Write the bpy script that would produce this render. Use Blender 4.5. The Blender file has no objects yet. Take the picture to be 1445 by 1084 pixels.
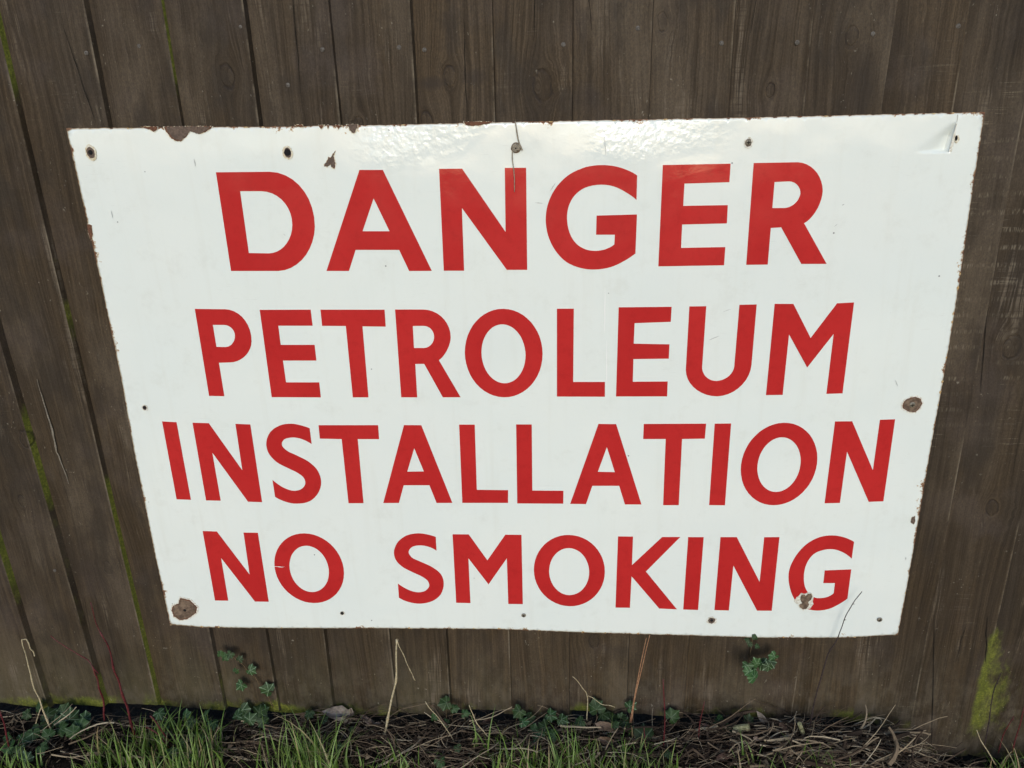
import bpy, bmesh, math, random, json
from mathutils import Vector, Matrix, noise
from mathutils.geometry import tessellate_polygon
sc = bpy.context.scene
C = sc.collection
rnd = random.Random(7)

# ---------------------------------------------------------------- camera
YAW, PITCH, ROLL = math.radians(-3.5788), math.radians(19.7748), math.radians(-2.0546)
fw = Vector((math.sin(YAW)*math.cos(PITCH), math.cos(YAW)*math.cos(PITCH), -math.sin(PITCH)))
r0 = Vector((math.cos(YAW), -math.sin(YAW), 0)); u0 = r0.cross(fw)
cr, sr = math.cos(ROLL), math.sin(ROLL)
rt = r0*cr + u0*sr; up = -r0*sr + u0*cr
cam = bpy.data.objects.new('camera', bpy.data.cameras.new('camera')); C.objects.link(cam)
cam.matrix_world = Matrix(((rt.x, up.x, -fw.x, 0), (rt.y, up.y, -fw.y, -1.08283), (rt.z, up.z, -fw.z, 1.01412), (0, 0, 0, 1)))
cam.data.sensor_width = 36; cam.data.lens = 1093.38/1445*36
cam.data.clip_start = 0.02; cam.data.clip_end = 500
sc.camera = cam
# ---------------------------------------------------------------- light
SUN_EL, SUN_AZ = 19.0, 179.0     # azimuth: compass-like, 180 = straight behind the camera (-Y)
w = bpy.data.worlds.new('World'); sc.world = w; w.use_nodes = True
wn = w.node_tree; bg = wn.nodes['Background']
sky = wn.nodes.new('ShaderNodeTexSky'); sky.sky_type = 'NISHITA'; sky.sun_disc = False
sky.sun_elevation = math.radians(SUN_EL); sky.sun_rotation = math.radians(SUN_AZ)
sky.dust_density = 1.0; sky.air_density = 1.0; sky.ozone_density = 3.0
wn.links.new(sky.outputs[0], bg.inputs[0]); bg.inputs[1].default_value = 0.13
sun = bpy.data.objects.new('sun', bpy.data.lights.new('sun', 'SUN')); C.objects.link(sun)
sun.data.energy = 1.2; sun.data.angle = math.radians(25); sun.data.color = (1, 0.975, 0.925)
a, e = math.radians(SUN_AZ), math.radians(SUN_EL)
sdir = Vector((math.sin(a)*math.cos(e), math.cos(a)*math.cos(e), math.sin(e)))
sun.rotation_euler = sdir.to_track_quat('Z', 'Y').to_euler()
sc.view_settings.view_transform = 'Standard'; sc.view_settings.look = 'None'
sc.view_settings.gamma = 1; sc.view_settings.use_curve_mapping = False
sc.view_settings.exposure = 0.37

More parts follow.
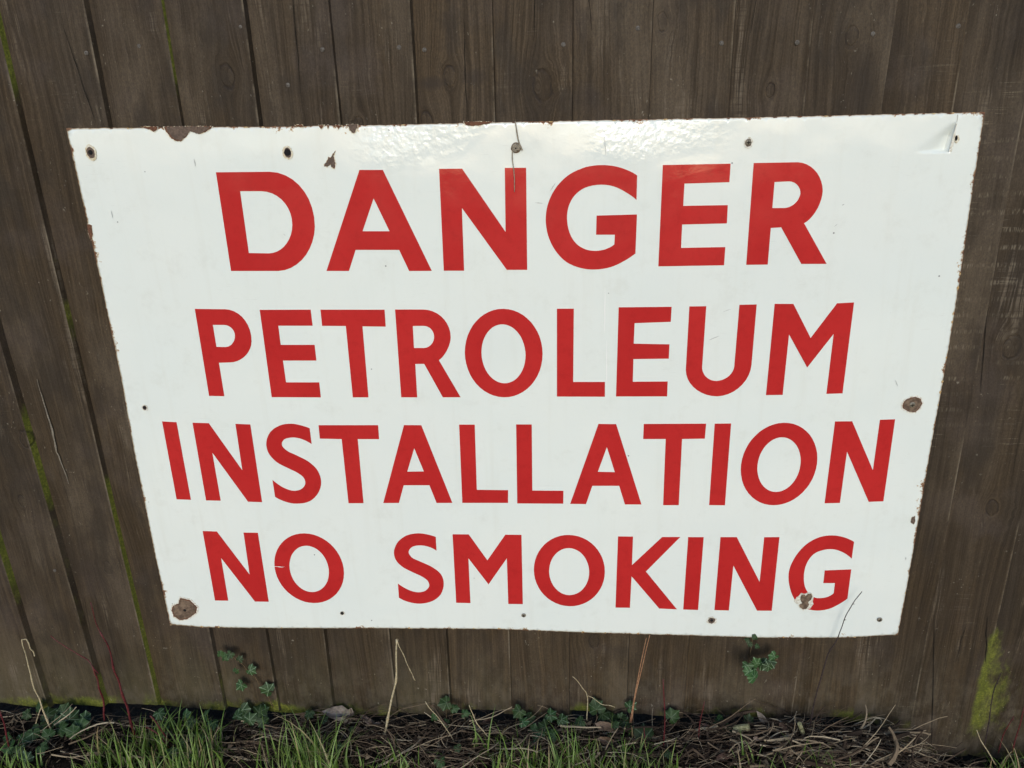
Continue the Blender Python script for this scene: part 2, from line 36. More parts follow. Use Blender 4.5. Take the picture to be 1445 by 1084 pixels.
DATA = json.loads('''{"LET":[["D",[[-4608,9418,-3866,9403,-3755,9388,-3654,9351,-3563,9295,-3485,9221,-3420,9131,-3371,9027,-3339,8910,-3325,8784,-3331,8648,-3354,8542,-3392,8441,-3442,8347,-3504,8262,-3576,8188,-3657,8128,-3743,8082,-3834,8053,-3928,8042,-4616,8058],[-4312,9158,-4016,9150,-3939,9139,-3869,9116,-3807,9080,-3753,9034,-3708,8978,-3673,8913,-3651,8842,-3641,8764,-3645,8682,-3659,8612,-3684,8545,-3717,8485,-3758,8430,-3805,8383,-3858,8345,-3914,8317,-3975,8300,-4037,8295,-4320,8307]]],["A",[[-2628,9390,-2309,9380,-1740,7991,-2061,7998,-2178,8297,-2792,8313,-2918,8018,-3240,8026],[-2471,9009,-2290,8559,-2668,8569]]],["N",[[-1546,9372,-1235,9365,-683,8509,-662,9358,-377,9351,-400,7975,-685,7982,-1267,8847,-1284,7983,-1571,7990]]],["G",[[1097,9208,1068,9228,1037,9246,1004,9263,969,9279,930,9295,889,9310,846,9323,803,9334,758,9343,711,9349,664,9354,617,9355,566,9355,514,9351,461,9345,409,9334,351,9316,291,9294,233,9267,179,9235,129,9197,81,9153,37,9106,-1,9057,-32,9008,-59,8957,-81,8904,-100,8852,-112,8806,-121,8759,-126,8712,-129,8664,-128,8612,-123,8558,-115,8504,-103,8451,-84,8395,-61,8338,-34,8284,-3,8233,30,8188,66,8145,105,8106,147,8072,192,8044,241,8020,291,8000,342,7984,390,7972,438,7964,487,7959,537,7958,591,7959,647,7965,701,7973,753,7985,799,8000,842,8017,883,8036,925,8058,969,8082,1011,8108,1054,8137,1095,8167,1105,8696,561,8696,555,8438,811,8431,804,8297,777,8278,748,8262,718,8249,687,8237,653,8228,618,8222,583,8218,547,8217,512,8219,476,8224,441,8232,407,8244,373,8260,339,8280,307,8303,279,8329,253,8361,230,8397,210,8435,194,8475,180,8521,170,8570,164,8619,161,8667,162,8710,167,8753,175,8794,186,8834,202,8872,222,8910,245,8945,272,8977,301,9005,334,9030,370,9052,409,9069,458,9084,511,9095,566,9101,618,9102,661,9100,703,9095,744,9087,785,9075,828,9059,871,9039,913,9016,953,8992,991,8969,1027,8944,1062,8917,1095,8889]]],["E",[[1431,9331,2315,9322,2313,9085,1724,9084,1720,8793,2310,8787,2312,8544,1715,8545,1713,8229,2310,8225,2307,7975,1412,7981]]],["R",[[2613,9321,3181,9314,3240,9305,3296,9285,3349,9256,3397,9218,3440,9173,3477,9121,3506,9063,3527,9001,3539,8935,3537,8880,3529,8824,3515,8770,3496,8716,3471,8666,3442,8620,3410,8580,3374,8545,3335,8519,3688,7961,3348,7969,3037,8473,2900,8468,2897,7971,2607,7974],[2902,9070,3091,9073,3119,9069,3145,9060,3169,9048,3192,9032,3211,9012,3227,8990,3240,8966,3248,8940,3252,8912,3247,8881,3237,8850,3222,8822,3203,8797,3180,8774,3153,8756,3124,8741,3092,8732,3059,8728,2900,8732]]],["P",[[-5242,7516,-4803,7502,-4732,7493,-4668,7469,-4611,7433,-4562,7384,-4523,7325,-4494,7257,-4475,7181,-4469,7098,-4476,7010,-4491,6953,-4515,6899,-4548,6849,-4587,6805,-4633,6766,-4683,6735,-4737,6711,-4794,6696,-4852,6692,-5020,6690,-5023,6159,-5257,6167],[-5015,7271,-4853,7268,-4823,7265,-4796,7256,-4772,7244,-4751,7227,-4734,7206,-4721,7183,-4713,7157,-4709,7129,-4711,7099,-4718,7068,-4729,7040,-4744,7014,-4762,6991,-4782,6970,-4805,6954,-4829,6941,-4854,6934,-4880,6931,-5017,6936]]],["E",[[-4284,7482,-3536,7469,-3537,7230,-4044,7240,-4047,6949,-3543,6940,-3544,6699,-4047,6707,-4046,6365,-3542,6357,-3547,6119,-4297,6133]]],["T",[[-3393,7466,-2461,7446,-2467,7195,-2806,7206,-2824,6109,-3061,6112,-3049,7216,-3397,7225]]],["R",[[-2309,7445,-1897,7437,-1828,7428,-1763,7406,-1704,7374,-1652,7332,-1609,7282,-1574,7223,-1548,7159,-1534,7089,-1533,7014,-1539,6972,-1551,6929,-1567,6885,-1587,6842,-1611,6801,-1637,6762,-1665,6727,-1695,6697,-1727,6672,-1441,6089,-1706,6092,-1948,6620,-2080,6620,-2090,6098,-2330,6102],[-2072,7196,-1915,7196,-1888,7192,-1862,7184,-1839,7171,-1819,7155,-1802,7134,-1788,7111,-1779,7085,-1774,7056,-1774,7026,-1779,6996,-1788,6968,-1801,6943,-1818,6920,-1837,6900,-1860,6884,-1885,6872,-1912,6865,-1939,6863,-2080,6865]]],["O",[[-210,6742,-217,6654,-233,6568,-258,6485,-293,6406,-336,6333,-387,6267,-445,6210,-509,6162,-577,6124,-649,6097,-724,6082,-799,6079,-874,6088,-948,6109,-1018,6141,-1084,6184,-1144,6237,-1198,6299,-1244,6369,-1282,6446,-1310,6528,-1330,6613,-1340,6701,-1340,6789,-1330,6877,-1311,6962,-1283,7043,-1246,7119,-1202,7189,-1150,7251,-1093,7305,-1030,7350,-963,7384,-893,7409,-821,7422,-749,7424,-677,7415,-607,7396,-539,7366,-475,7325,-416,7275,-363,7217,-317,7150,-278,7077,-247,6999,-226,6915,-213,6829],[-458,6724,-463,6666,-472,6609,-487,6554,-508,6502,-532,6455,-562,6413,-594,6376,-631,6346,-669,6323,-710,6308,-752,6300,-795,6300,-837,6307,-878,6323,-917,6346,-954,6376,-988,6413,-1018,6455,-1044,6502,-1065,6554,-1081,6609,-1092,6666,-1097,6724,-1097,6783,-1092,6841,-1081,6898,-1065,6952,-1044,7002,-1019,7048,-990,7088,-957,7123,-921,7152,-883,7174,-843,7188,-802,7196,-761,7196,-720,7188,-680,7173,-641,7151,-605,7122,-572,7087,-542,7046,-516,7001,-495,6950,-478,6897,-466,6841,-459,6783]]],["L",[[6,7409,245,7406,228,6305,690,6298,691,6067,-13,6080]]],["E",[[875,7412,1615,7404,1610,7186,1103,7177,1096,6874,1603,6854,1601,6639,1096,6642,1094,6295,1597,6290,1597,6059,853,6069]]],["U",[[1861,7404,2095,7402,2081,6499,2086,6461,2098,6426,2114,6393,2135,6364,2161,6338,2190,6317,2223,6301,2257,6291,2294,6287,2336,6291,2376,6301,2413,6318,2447,6339,2476,6366,2500,6396,2519,6430,2531,6466,2537,6505,2552,7413,2789,7413,2779,6528,2771,6445,2749,6366,2715,6292,2669,6226,2614,6168,2550,6119,2478,6082,2400,6058,2318,6048,2236,6057,2159,6078,2088,6110,2023,6152,1967,6202,1920,6259,1884,6322,1861,6390,1850,6461]]],["M",[[3035,7416,3291,7410,3573,6911,3886,7406,4114,7414,4104,6069,3877,6064,3885,6966,3566,6471,3269,6970,3257,6057,3019,6057]]],["I",[[-6065,5761,-5841,5744,-5853,4409,-6084,4419]]],["N",[[-5591,5733,-5338,5722,-4936,4917,-4923,5706,-4692,5692,-4703,4358,-4929,4368,-5366,5230,-5371,4389,-5607,4396]]],["S",[[-3779,5619,-3811,5634,-3843,5647,-3877,5659,-3911,5669,-3946,5679,-3982,5688,-4019,5695,-4057,5698,-4101,5697,-4147,5693,-4193,5684,-4237,5671,-4280,5651,-4323,5627,-4363,5598,-4398,5565,-4427,5527,-4453,5482,-4473,5436,-4486,5390,-4493,5347,-4493,5303,-4488,5259,-4478,5218,-4460,5175,-4435,5134,-4405,5095,-4372,5060,-4332,5027,-4287,4999,-4240,4972,-4195,4947,-4158,4925,-4120,4905,-4084,4884,-4053,4862,-4029,4842,-4006,4822,-3987,4800,-3974,4777,-3966,4755,-3962,4731,-3961,4707,-3965,4684,-3974,4660,-3989,4635,-4007,4613,-4028,4594,-4056,4577,-4088,4565,-4123,4558,-4157,4555,-4197,4560,-4238,4572,-4279,4589,-4318,4610,-4361,4638,-4402,4671,-4441,4708,-4480,4747,-4480,4452,-4444,4425,-4406,4402,-4366,4382,-4326,4364,-4283,4350,-4239,4339,-4194,4331,-4148,4329,-4095,4331,-4039,4337,-3984,4350,-3934,4370,-3890,4398,-3848,4433,-3811,4473,-3779,4515,-3754,4559,-3733,4607,-3718,4656,-3710,4705,-3708,4755,-3713,4806,-3724,4855,-3740,4901,-3763,4944,-3792,4984,-3826,5021,-3862,5055,-3903,5087,-3948,5115,-3994,5141,-4039,5167,-4078,5188,-4117,5207,-4154,5227,-4185,5251,-4208,5273,-4228,5297,-4242,5322,-4248,5347,-4246,5369,-4237,5393,-4223,5415,-4206,5433,-4177,5450,-4140,5461,-4100,5467,-4062,5470,-4028,5469,-3994,5463,-3960,5455,-3927,5444,-3890,5427,-3853,5407,-3817,5384,-3781,5358]]],["T",[[-3635,5668,-2720,5657,-2727,5427,-3056,5431,-3076,4331,-3316,4332,-3304,5434,-3642,5446]]],["A",[[-2326,5653,-2062,5647,-1670,4325,-1919,4326,-2009,4636,-2412,4640,-2514,4330,-2762,4332],[-2199,5269,-2079,4874,-2338,4873]]],["L",[[-1488,5649,-1252,5646,-1275,4550,-789,4540,-797,4319,-1514,4324]]],["L",[[-629,5641,-395,5638,-414,4531,66,4524,60,4301,-655,4309]]],["A",[[599,5635,861,5628,1265,4280,1011,4282,918,4604,509,4607,412,4292,167,4297],[726,5256,850,4836,593,4844]]],["T",[[1268,5626,2183,5618,2176,5377,1841,5375,1835,4264,1596,4265,1599,5378,1265,5382]]],["I",[[2308,5616,2547,5616,2537,4256,2297,4261]]],["O",[[3849,5043,3853,4954,3847,4865,3832,4777,3808,4691,3774,4609,3732,4533,3683,4464,3626,4402,3564,4350,3497,4309,3426,4278,3352,4259,3278,4252,3204,4257,3131,4274,3061,4303,2996,4343,2936,4394,2882,4454,2836,4522,2797,4598,2768,4680,2748,4765,2737,4854,2736,4943,2745,5032,2763,5120,2790,5204,2825,5283,2868,5356,2919,5422,2975,5480,3037,5528,3102,5567,3171,5595,3242,5612,3314,5618,3385,5613,3455,5597,3522,5569,3585,5532,3644,5484,3697,5428,3743,5363,3782,5290,3813,5212,3836,5129],[3611,4999,3613,4940,3610,4881,3602,4822,3589,4766,3570,4712,3547,4661,3519,4616,3488,4576,3453,4542,3415,4515,3375,4495,3334,4482,3292,4478,3250,4482,3209,4493,3170,4512,3133,4539,3098,4572,3067,4612,3040,4657,3018,4707,3001,4761,2988,4818,2981,4876,2980,4936,2984,4995,2993,5053,3007,5109,3027,5162,3050,5210,3078,5254,3110,5293,3144,5325,3182,5351,3221,5370,3261,5382,3302,5385,3342,5382,3382,5371,3421,5352,3457,5327,3491,5295,3522,5257,3549,5213,3571,5165,3589,5112,3603,5057]]],["N",[[4045,5630,4290,5629,4681,4833,4683,5648,4897,5654,4898,4312,4682,4304,4269,5145,4258,4287,4031,4282]]],["N",[[-5760,3840,-5527,3829,-5109,3015,-5090,3807,-4855,3803,-4864,2489,-5098,2492,-5539,3337,-5552,2509,-5778,2512]]],["O",[[-3530,3039,-3544,2954,-3567,2872,-3600,2794,-3642,2722,-3692,2656,-3749,2599,-3812,2551,-3880,2513,-3952,2486,-4027,2470,-4103,2466,-4179,2473,-4254,2492,-4325,2523,-4393,2564,-4455,2615,-4512,2675,-4560,2743,-4601,2817,-4632,2897,-4655,2981,-4667,3067,-4670,3154,-4663,3240,-4646,3324,-4620,3404,-4585,3480,-4542,3550,-4492,3612,-4435,3666,-4373,3711,-4306,3747,-4235,3772,-4163,3786,-4089,3789,-4016,3782,-3944,3764,-3875,3735,-3809,3696,-3748,3648,-3692,3591,-3644,3526,-3602,3454,-3569,3377,-3545,3296,-3530,3211,-3525,3125],[-3777,3058,-3787,3002,-3801,2947,-3821,2895,-3846,2847,-3875,2804,-3908,2766,-3944,2735,-3983,2710,-4025,2692,-4067,2681,-4110,2679,-4153,2684,-4195,2697,-4235,2717,-4273,2744,-4307,2778,-4338,2817,-4365,2862,-4387,2912,-4404,2964,-4416,3020,-4422,3077,-4423,3135,-4418,3193,-4408,3249,-4392,3303,-4372,3353,-4347,3400,-4317,3442,-4284,3478,-4248,3509,-4210,3533,-4170,3550,-4128,3559,-4086,3562,-4044,3557,-4003,3544,-3964,3525,-3927,3499,-3893,3466,-3862,3428,-3835,3385,-3812,3336,-3795,3285,-3782,3230,-3775,3174,-3773,3116]]],["S",[[-1972,3715,-2005,3730,-2038,3742,-2072,3753,-2106,3762,-2141,3770,-2176,3777,-2213,3781,-2250,3783,-2294,3780,-2339,3775,-2384,3765,-2428,3750,-2470,3729,-2511,3701,-2550,3670,-2584,3634,-2611,3597,-2634,3555,-2653,3511,-2666,3467,-2671,3426,-2671,3384,-2666,3343,-2656,3305,-2640,3269,-2618,3234,-2592,3202,-2563,3172,-2525,3141,-2482,3114,-2437,3088,-2394,3063,-2353,3040,-2311,3018,-2272,2996,-2237,2973,-2211,2953,-2188,2932,-2168,2910,-2153,2887,-2146,2864,-2142,2840,-2141,2816,-2145,2793,-2155,2770,-2171,2747,-2190,2726,-2211,2709,-2238,2695,-2269,2685,-2301,2679,-2333,2678,-2369,2681,-2406,2690,-2443,2703,-2480,2719,-2524,2744,-2568,2774,-2612,2808,-2656,2845,-2661,2575,-2628,2550,-2592,2528,-2554,2510,-2513,2494,-2466,2479,-2416,2468,-2365,2460,-2314,2459,-2261,2464,-2206,2474,-2153,2491,-2105,2513,-2064,2538,-2025,2568,-1990,2604,-1961,2643,-1937,2691,-1918,2744,-1905,2800,-1900,2852,-1900,2898,-1907,2942,-1919,2985,-1936,3025,-1963,3064,-1997,3099,-2035,3131,-2075,3162,-2119,3190,-2167,3216,-2215,3240,-2260,3264,-2295,3282,-2330,3299,-2361,3317,-2387,3339,-2404,3360,-2419,3384,-2429,3409,-2432,3433,-2427,3458,-2415,3484,-2397,3508,-2378,3527,-2351,3543,-2320,3554,-2286,3560,-2252,3563,-2216,3563,-2179,3559,-2142,3551,-2107,3540,-2073,3526,-2040,3509,-2008,3488,-1977,3466]]],["M",[[-1701,3763,-1443,3759,-1167,3283,-861,3752,-605,3748,-621,2453,-860,2456,-853,3321,-1168,2831,-1471,3322,-1482,2471,-1718,2477]]],["O",[[711,3075,707,2989,693,2904,670,2821,637,2743,596,2671,547,2605,490,2548,428,2500,360,2462,288,2435,214,2419,139,2416,63,2424,-11,2443,-82,2474,-149,2516,-212,2567,-267,2628,-316,2696,-356,2771,-387,2851,-410,2936,-422,3022,-425,3109,-418,3196,-401,3280,-376,3361,-341,3437,-299,3506,-249,3569,-192,3623,-131,3668,-64,3703,5,3728,77,3742,150,3745,223,3737,294,3718,363,3689,429,3650,490,3601,545,3544,593,3478,634,3406,667,3329,691,3247,706,3162],[461,3063,458,3006,450,2949,436,2895,418,2843,394,2796,366,2753,334,2715,299,2683,261,2659,221,2641,179,2631,137,2628,95,2633,53,2646,13,2666,-24,2693,-59,2727,-90,2766,-118,2811,-140,2860,-158,2913,-171,2968,-178,3025,-180,3083,-176,3140,-167,3196,-152,3250,-133,3300,-109,3347,-81,3389,-49,3425,-14,3455,23,3479,63,3496,103,3505,145,3508,186,3503,226,3490,265,3471,302,3445,337,3413,368,3374,395,3331,418,3283,436,3231,450,3177,458,3121]]],["K",[[912,3716,1146,3713,1139,3193,1599,3703,1879,3702,1362,3076,1878,2362,1593,2376,1136,2987,1121,2390,887,2392]]],["I",[[2002,3699,2242,3698,2218,2350,1979,2359]]],["N",[[2501,3697,2752,3696,3160,2881,3172,3692,3404,3694,3391,2339,3157,2341,2730,3183,2710,2343,2479,2348]]],["G",[[4544,3609,4506,3633,4467,3654,4427,3672,4386,3688,4342,3701,4296,3712,4250,3719,4205,3722,4158,3721,4110,3716,4064,3706,4018,3692,3968,3669,3918,3640,3871,3606,3827,3567,3786,3521,3748,3469,3713,3414,3683,3356,3656,3295,3633,3231,3615,3165,3604,3098,3600,3034,3603,2969,3611,2903,3624,2837,3642,2769,3665,2699,3692,2632,3723,2572,3750,2529,3780,2489,3812,2454,3847,2424,3883,2401,3922,2383,3962,2369,4001,2359,4038,2351,4076,2347,4113,2346,4150,2347,4187,2351,4224,2358,4259,2368,4295,2380,4331,2397,4366,2418,4400,2440,4433,2464,4466,2489,4498,2516,4529,2544,4558,2574,4557,3112,4152,3092,4153,2861,4333,2861,4333,2671,4315,2650,4294,2632,4271,2616,4247,2603,4219,2593,4188,2585,4156,2581,4127,2579,4108,2579,4090,2579,4072,2582,4053,2588,4027,2601,3999,2620,3972,2643,3947,2667,3926,2695,3906,2725,3889,2758,3874,2793,3860,2840,3850,2892,3842,2945,3839,2997,3838,3052,3841,3107,3848,3162,3860,3213,3876,3262,3898,3310,3923,3353,3952,3389,3982,3415,4016,3434,4052,3450,4088,3462,4123,3471,4158,3478,4193,3480,4230,3479,4270,3472,4310,3460,4351,3444,4391,3425,4430,3401,4468,3374,4506,3343,4542,3309]]]],"PLATE":[-6580,10053,-5315,10021,-3594,9979,-2070,9952,-476,9935,724,9918,2451,9891,3792,9877,5462,9860,5467,8968,5492,7845,5492,6425,5468,5100,5460,3537,5450,2501,5433,1877,4577,1817,3331,1810,2127,1845,1259,1869,445,1893,-1081,1956,-2748,1963,-4686,1954,-6036,1962,-6646,2017,-6637,3703,-6611,5225,-6567,6514,-6562,8129,-6569,8931],"CHIP":{"x":[-2928,9645,-2958,9585,-2951,9508,-2942,9488,-2966,9417,-3007,9439,-3013,9480,-3061,9440,-3100,9454,-3097,9482,-3064,9502,-3030,9567,-3004,9556,-2966,9610],"drip":[-2741,9961,-2717,9943,-2708,9903,-2681,9877,-2657,9859,-2634,9876,-2620,9910,-2602,9929,-2598,9973,-2745,9978],"d2":[-3335,9992,-3329,9962,-3366,9959,-3417,9977,-3441,9996],"d3":[-2987,9981,-2980,9956,-2999,9927,-3003,9957,-3009,9974],"d4":[-3040,9978,-3064,9954,-3086,9930,-3107,9950,-3120,9980],"d5":[-2809,9970,-2806,9950,-2838,9947,-2857,9917,-2875,9948,-2898,9975],"big":[-5225,10024,-5204,9963,-5154,9886,-5096,9845,-5023,9837,-4940,9895,-4870,9959,-4803,9935,-4741,9918,-4656,9946,-4574,9988,-4554,10011,-5208,10030],"big2":[-5532,10034,-5410,9994,-5367,9963,-5317,10003,-5311,10033,-5544,10041],"mid":[-1179,9949,-1157,9918,-1109,9908,-1049,9903,-976,9904,-927,9916,-867,9923,-812,9937,-805,9949,-1179,9959],"bl":[-6367,2567,-6208,2522,-6146,2445,-6104,2375,-6140,2268,-6236,2197,-6322,2143,-6450,2118,-6543,2196,-6560,2320,-6519,2409,-6419,2451],"rt":[5066,5988,5143,6002,5214,5971,5243,5898,5221,5825,5163,5760,5068,5774,4981,5828,4967,5887,5003,5960],"g":[3834,2647,3867,2659,3900,2635,3928,2669,3978,2672,4003,2623,3989,2561,3948,2512,3967,2462,3933,2387,3883,2370,3828,2412,3809,2467,3852,2492,3822,2548,3814,2610],"ghalo":[3727,2511,3751,2590,3798,2635,3824,2679,3877,2664,3926,2689,3977,2684,4029,2610,4016,2536,4034,2475,4006,2425,3997,2388,3934,2375,3885,2350,3819,2400,3792,2474],"ls":[-6570,8774,-6513,8753,-6524,8615,-6573,8536,-6581,8636],"rs":[5396,4060,5347,4036,5348,3950,5395,3913,5408,3975]},"HOLE":{"a":[-6303,9732],"b":[-3579,9648],"c":[-505,9616],"d":[2525,9583],"e":[5163,9552],"f":[-6289,5996],"g":[5105,5882],"h":[-6328,2323],"i":[-3641,2274],"j":[-613,2242],"k":[2443,2156],"l":[5103,2180]},"STEM":{"string1":[-0.0502,0.9945,-0.0487,0.9822,-0.0464,0.9688,-0.042,0.9579],"string2":[-0.0552,0.9574,-0.0555,0.9466,-0.0541,0.9329,-0.0536,0.9192,-0.0541,0.9044],"bramA":[-0.8003,0.1379,-0.7978,0.1156,-0.7969,0.0854,-0.799,0.047,-0.8051,0.0188],"bramA2":[-0.8557,0.2037,-0.8338,0.1823,-0.811,0.1637,-0.7958,0.1433,-0.7882,0.1272],"bramB":[-0.7589,0.2811,-0.759,0.233,-0.7495,0.2051,-0.7481,0.155,-0.7461,0.1184,-0.7422,0.0661,-0.7423,0.0044,-0.7386,-0.0656],"bramC":[-0.6914,0.0702,-0.6798,0.0478,-0.6684,0.0097,-0.6608,-0.0433],"bramC2":[-0.6995,0.0516,-0.6771,0.0294,-0.6648,-0.0086,-0.6593,-0.0318],"bramD":[0.2305,0.0926,0.2258,0.0489,0.2239,-0.0108],"bramE":[0.1614,0.1431,0.166,0.0721,0.1663,0.0282,0.1652,-0.0475],"bramF":[0.1321,0.055,0.1341,0.0227,0.1338,-0.0148],"bramG":[0.4679,0.2842,0.4531,0.2528,0.4454,0.2235,0.4414,0.1991,0.4295,0.1647,0.4226,0.1226,0.4168,0.0649,0.4128,-0.0022],"bramH":[0.7045,0.1307,0.6999,0.0997,0.7018,0.0492,0.7053,-0.0329],"bramI":[0.7386,0.0824,0.7378,0.0321,0.7368,-0.0122],"bramI2":[0.7401,0.0424,0.7318,0.0127,0.7287,-0.0355],"bramJ":[-0.9332,0.0975,-0.9344,0.0557,-0.9391,0.0098],"dryA":[-0.9025,0.1992,-0.9038,0.1601,-0.9063,0.1006,-0.9025,0.0549,-0.8985,0.0081,-0.8892,-0.0397,-0.8824,-0.0886],"dryA2":[-0.9021,0.2006,-0.8938,0.1992,-0.892,0.182,-0.8886,0.166],"dryA3":[-0.9026,0.0595,-0.9219,0.0235,-0.9311,-0.0082,-0.9318,-0.0371],"dryB":[-0.2697,0.1949,-0.2741,0.1566,-0.2778,0.1131,-0.2883,0.0759,-0.2996,0.0304,-0.3105,-0.0085,-0.3335,-0.0403,-0.3627,-0.0794],"dryB2":[-0.2697,0.1949,-0.2634,0.1709,-0.256,0.1452,-0.2502,0.1279,-0.2455,0.1119],"dryC":[0.1433,0.1978,0.1312,0.13,0.1208,0.0642,0.1149,-0.004],"dryC2":[0.1377,0.1936,0.1277,0.13,0.1196,0.0642,0.1092,-0.0195],"dryD":[0.6734,0.0311,0.6837,0.0092,0.7003,-0.0159,0.7145,-0.0397],"dryE":[-0.2274,0.0872,-0.2061,0.0504,-0.1849,0.0054,-0.1803,-0.0207],"dryF":[-0.1543,0.0808,-0.1464,0.0512,-0.1299,0.0214,-0.1151,0.0019],"dryG":[0.0178,0.1146,0.0342,0.0928,0.0425,0.0707,0.0412,0.0256],"dryG2":[0.0437,0.0752,0.0675,0.0591,0.089,0.0519],"ivyA":[-0.5879,0.1468,-0.5724,0.1351,-0.5552,0.1173,-0.5409,0.0964,-0.531,0.0782,-0.5197,0.0522,-0.5107,0.0259],"ivyB":[0.3137,0.184,0.3129,0.163,0.3119,0.1446,0.3149,0.1346],"ivyB2":[0.309,0.1569,0.3141,0.1485,0.3279,0.1458,0.3411,0.1501,0.3498,0.1544],"dryStick":[0.4913,0.0092,0.512,-0.0285,0.5397,-0.0824],"scr1":[-0.802,0.6417,-0.8003,0.6031,-0.7983,0.5553,-0.8003,0.5186,-0.7949,0.4873,-0.7936,0.453]},"IVY":{"A":[[-0.5841,0.1436,9],[-0.5776,0.1378,10],[-0.5662,0.1467,9],[-0.5551,0.1305,8],[-0.5634,0.1095,8],[-0.5381,0.1112,12],[-0.5581,0.0793,13],[-0.5121,0.066,16],[-0.5637,0.0266,16],[-0.5283,0.0239,14],[-0.5419,0.0017,14],[-0.5617,0.0062,12]],"B":[[0.3052,0.1795,7],[0.3162,0.1837,8],[0.3081,0.1712,6],[0.3209,0.1656,6]],"B2":[[0.3454,0.1584,12],[0.3371,0.1514,12],[0.3239,0.1485,14],[0.3085,0.1442,15],[0.3146,0.1526,12],[0.299,0.1525,11],[0.3105,0.1316,15],[0.2996,0.1441,10],[0.3298,0.1583,11]]},"SCR":[[684,7709,678,7041,"w",6],[709,6935,716,6044,"w",5],[-4878,9605,-4877,9503,"g",5],[-6182,8950,-6185,8843,"g",5],[661,9740,681,9471,"g",3],[-65,9036,13,9145,"g",4],[4815,6266,4868,6169,"g",4],[-4754,3181,-4496,3168,"w",4],[-4637,3175,-4521,3154,"w",3],[3734,8463,3776,8500,"g",3],[5357,3337,5364,3286,"g",6],[-269,8892,-164,8880,"g",4],[2153,6908,2298,6968,"g",5],[3806,8741,3832,8759,"g",6],[-3785,8564,-3759,8533,"g",3],[2328,7319,2443,7357,"g",3]],"GIVY":[["a",[[40,1008,12],[52,1003,15],[66,1012,18],[78,1018,17],[90,1006,15],[100,1016,20],[112,1024,18],[86,1028,16],[120,1012,13],[58,1024,15],[46,1036,14],[30,1044,16],[15,1055,16],[24,1062,15],[70,1040,14],[104,1034,15],[38,1070,14],[12,1036,12],[60,1055,13]],"dense clump of dark ivy leaves at the far left fence foot",1],["b",[[225,1006,13],[240,1018,14],[262,1012,12],[272,1020,14],[290,1012,13],[256,1052,14],[240,1062,15],[282,1048,13],[228,1040,12],[266,1070,14],[300,1022,12]],"loose ivy leaves on the soil right of the left grass tuft",1],["c",[[346,1006,16],[366,1004,18],[352,1018,14],[372,1014,13],[334,1012,12],[456,1016,10],[437,1008,11],[474,1052,14],[494,1026,6]],"ivy leaves under the trailing sprig and beside the middle left grass tuft",1],["d",[[630,992,15],[640,1002,10],[655,1006,10],[631,1016,9],[612,1014,9],[621,1072,12],[645,1056,9]],"small ivy seedling against the boards left of centre",1],["e",[[733,1000,15],[745,1012,14],[737,1020,12],[776,1010,14],[792,1016,13],[770,1026,16],[760,1034,15],[782,1036,13],[820,1018,12],[752,1028,12]],"ivy patch below the letter O of SMOKING",1],["f",[[842,1000,18],[862,1012,18],[850,1008,14],[876,1014,10],[866,1024,10]],"two large ivy leaves left of the reddish stalks",1],["g",[[888,998,13],[880,1022,14],[892,1030,12]],"ivy leaves at the foot of the reddish stalks",1],["h",[[947,1015,17],[910,1040,22],[942,1064,9],[900,1034,14]],"round ivy leaves right of the reddish stalks",1],["i",[[1013,1016,13],[1030,1028,9],[1021,1020,9],[1056,1014,12]],"three small ivy leaves below the letter N of SMOKING",1]],"DLEAF":[[492,1014,52,"g","large crumpled pale grey dead leaf against the boards left of the snapped stalk"],[522,1018,22,"g","smaller pale dead leaf at the right end of the large crumpled grey one"],[430,1017,15,"b","small pinkish brown dead leaf above the middle left grass tuft"],[866,1036,34,"b","large brown dead leaf standing left of the reddish stalks"],[862,1056,26,"b","brown dead leaf half hidden in grass just below the large standing one"],[1080,1022,22,"g","pale pinkish dead leaf at the fence foot below the letter G"],[534,1020,12,"g","narrow dead leaf behind the base of the snapped stalk"],[506,1030,16,"b","brown dead leaf on the soil under the large grey leaf"],[1107,1042,15,"b","small rounded dead leaf under the right-hand straw"],[1070,1055,13,"g","small grey dead leaf left of the pale stalk chip"],[1022,1078,20,"b","reddish brown dead leaf at the bottom border of the photo"],[1345,1068,18,"b","dark dead leaf below the right-hand board bottoms"],[1290,1062,20,"b","dead leaf under the lower right boards beside the broken stick"],[380,1036,14,"b","dead leaf on the soil below the trailing ivy sprig"],[268,1042,13,"g","grey dead leaf right of the left grass tuft"],[690,1022,16,"b","curled dead leaf among straw below the letter M"],[1000,1034,14,"b","dead leaf below the thin upright red cane"]]}''')

# ---------------------------------------------------------------- helpers
def empty(name, loc, label=None, cat=None, group=None, kind=None):
    o = bpy.data.objects.new(name, None); C.objects.link(o); o.location = loc
    o.empty_display_size = .05
    tag(o, label, cat, group, kind); return o
def tag(o, label=None, cat=None, group=None, kind=None):
    if label: o['label'] = label
    if cat: o['category'] = cat
    if group: o['group'] = group
    if kind: o['kind'] = kind
    return o
def rootloc(o):
    v = Vector((0, 0, 0))
    while o: v = v + o.location; o = o.parent
    return v
def mesh(name, V, F, mats, parent=None, attrs=None, fmat=None, smooth=False):
    """vertices in world space; stored relative to the parent"""
    off = rootloc(parent) if parent else Vector((0, 0, 0))
    me = bpy.data.meshes.new(name)
    me.from_pydata([(v[0]-off.x, v[1]-off.y, v[2]-off.z) for v in V], [], F)
    for m in (mats if isinstance(mats, (list, tuple)) else [mats]): me.materials.append(m)
    if fmat: me.polygons.foreach_set('material_index', fmat)
    for k, vals in (attrs or {}).items():
        at = me.attributes.new(k, 'FLOAT', 'POINT'); at.data.foreach_set('value', vals)
    if smooth: me.polygons.foreach_set('use_smooth', [True]*len(me.polygons))
    me.update()
    o = bpy.data.objects.new(name, me); C.objects.link(o); o.parent = parent
    return o
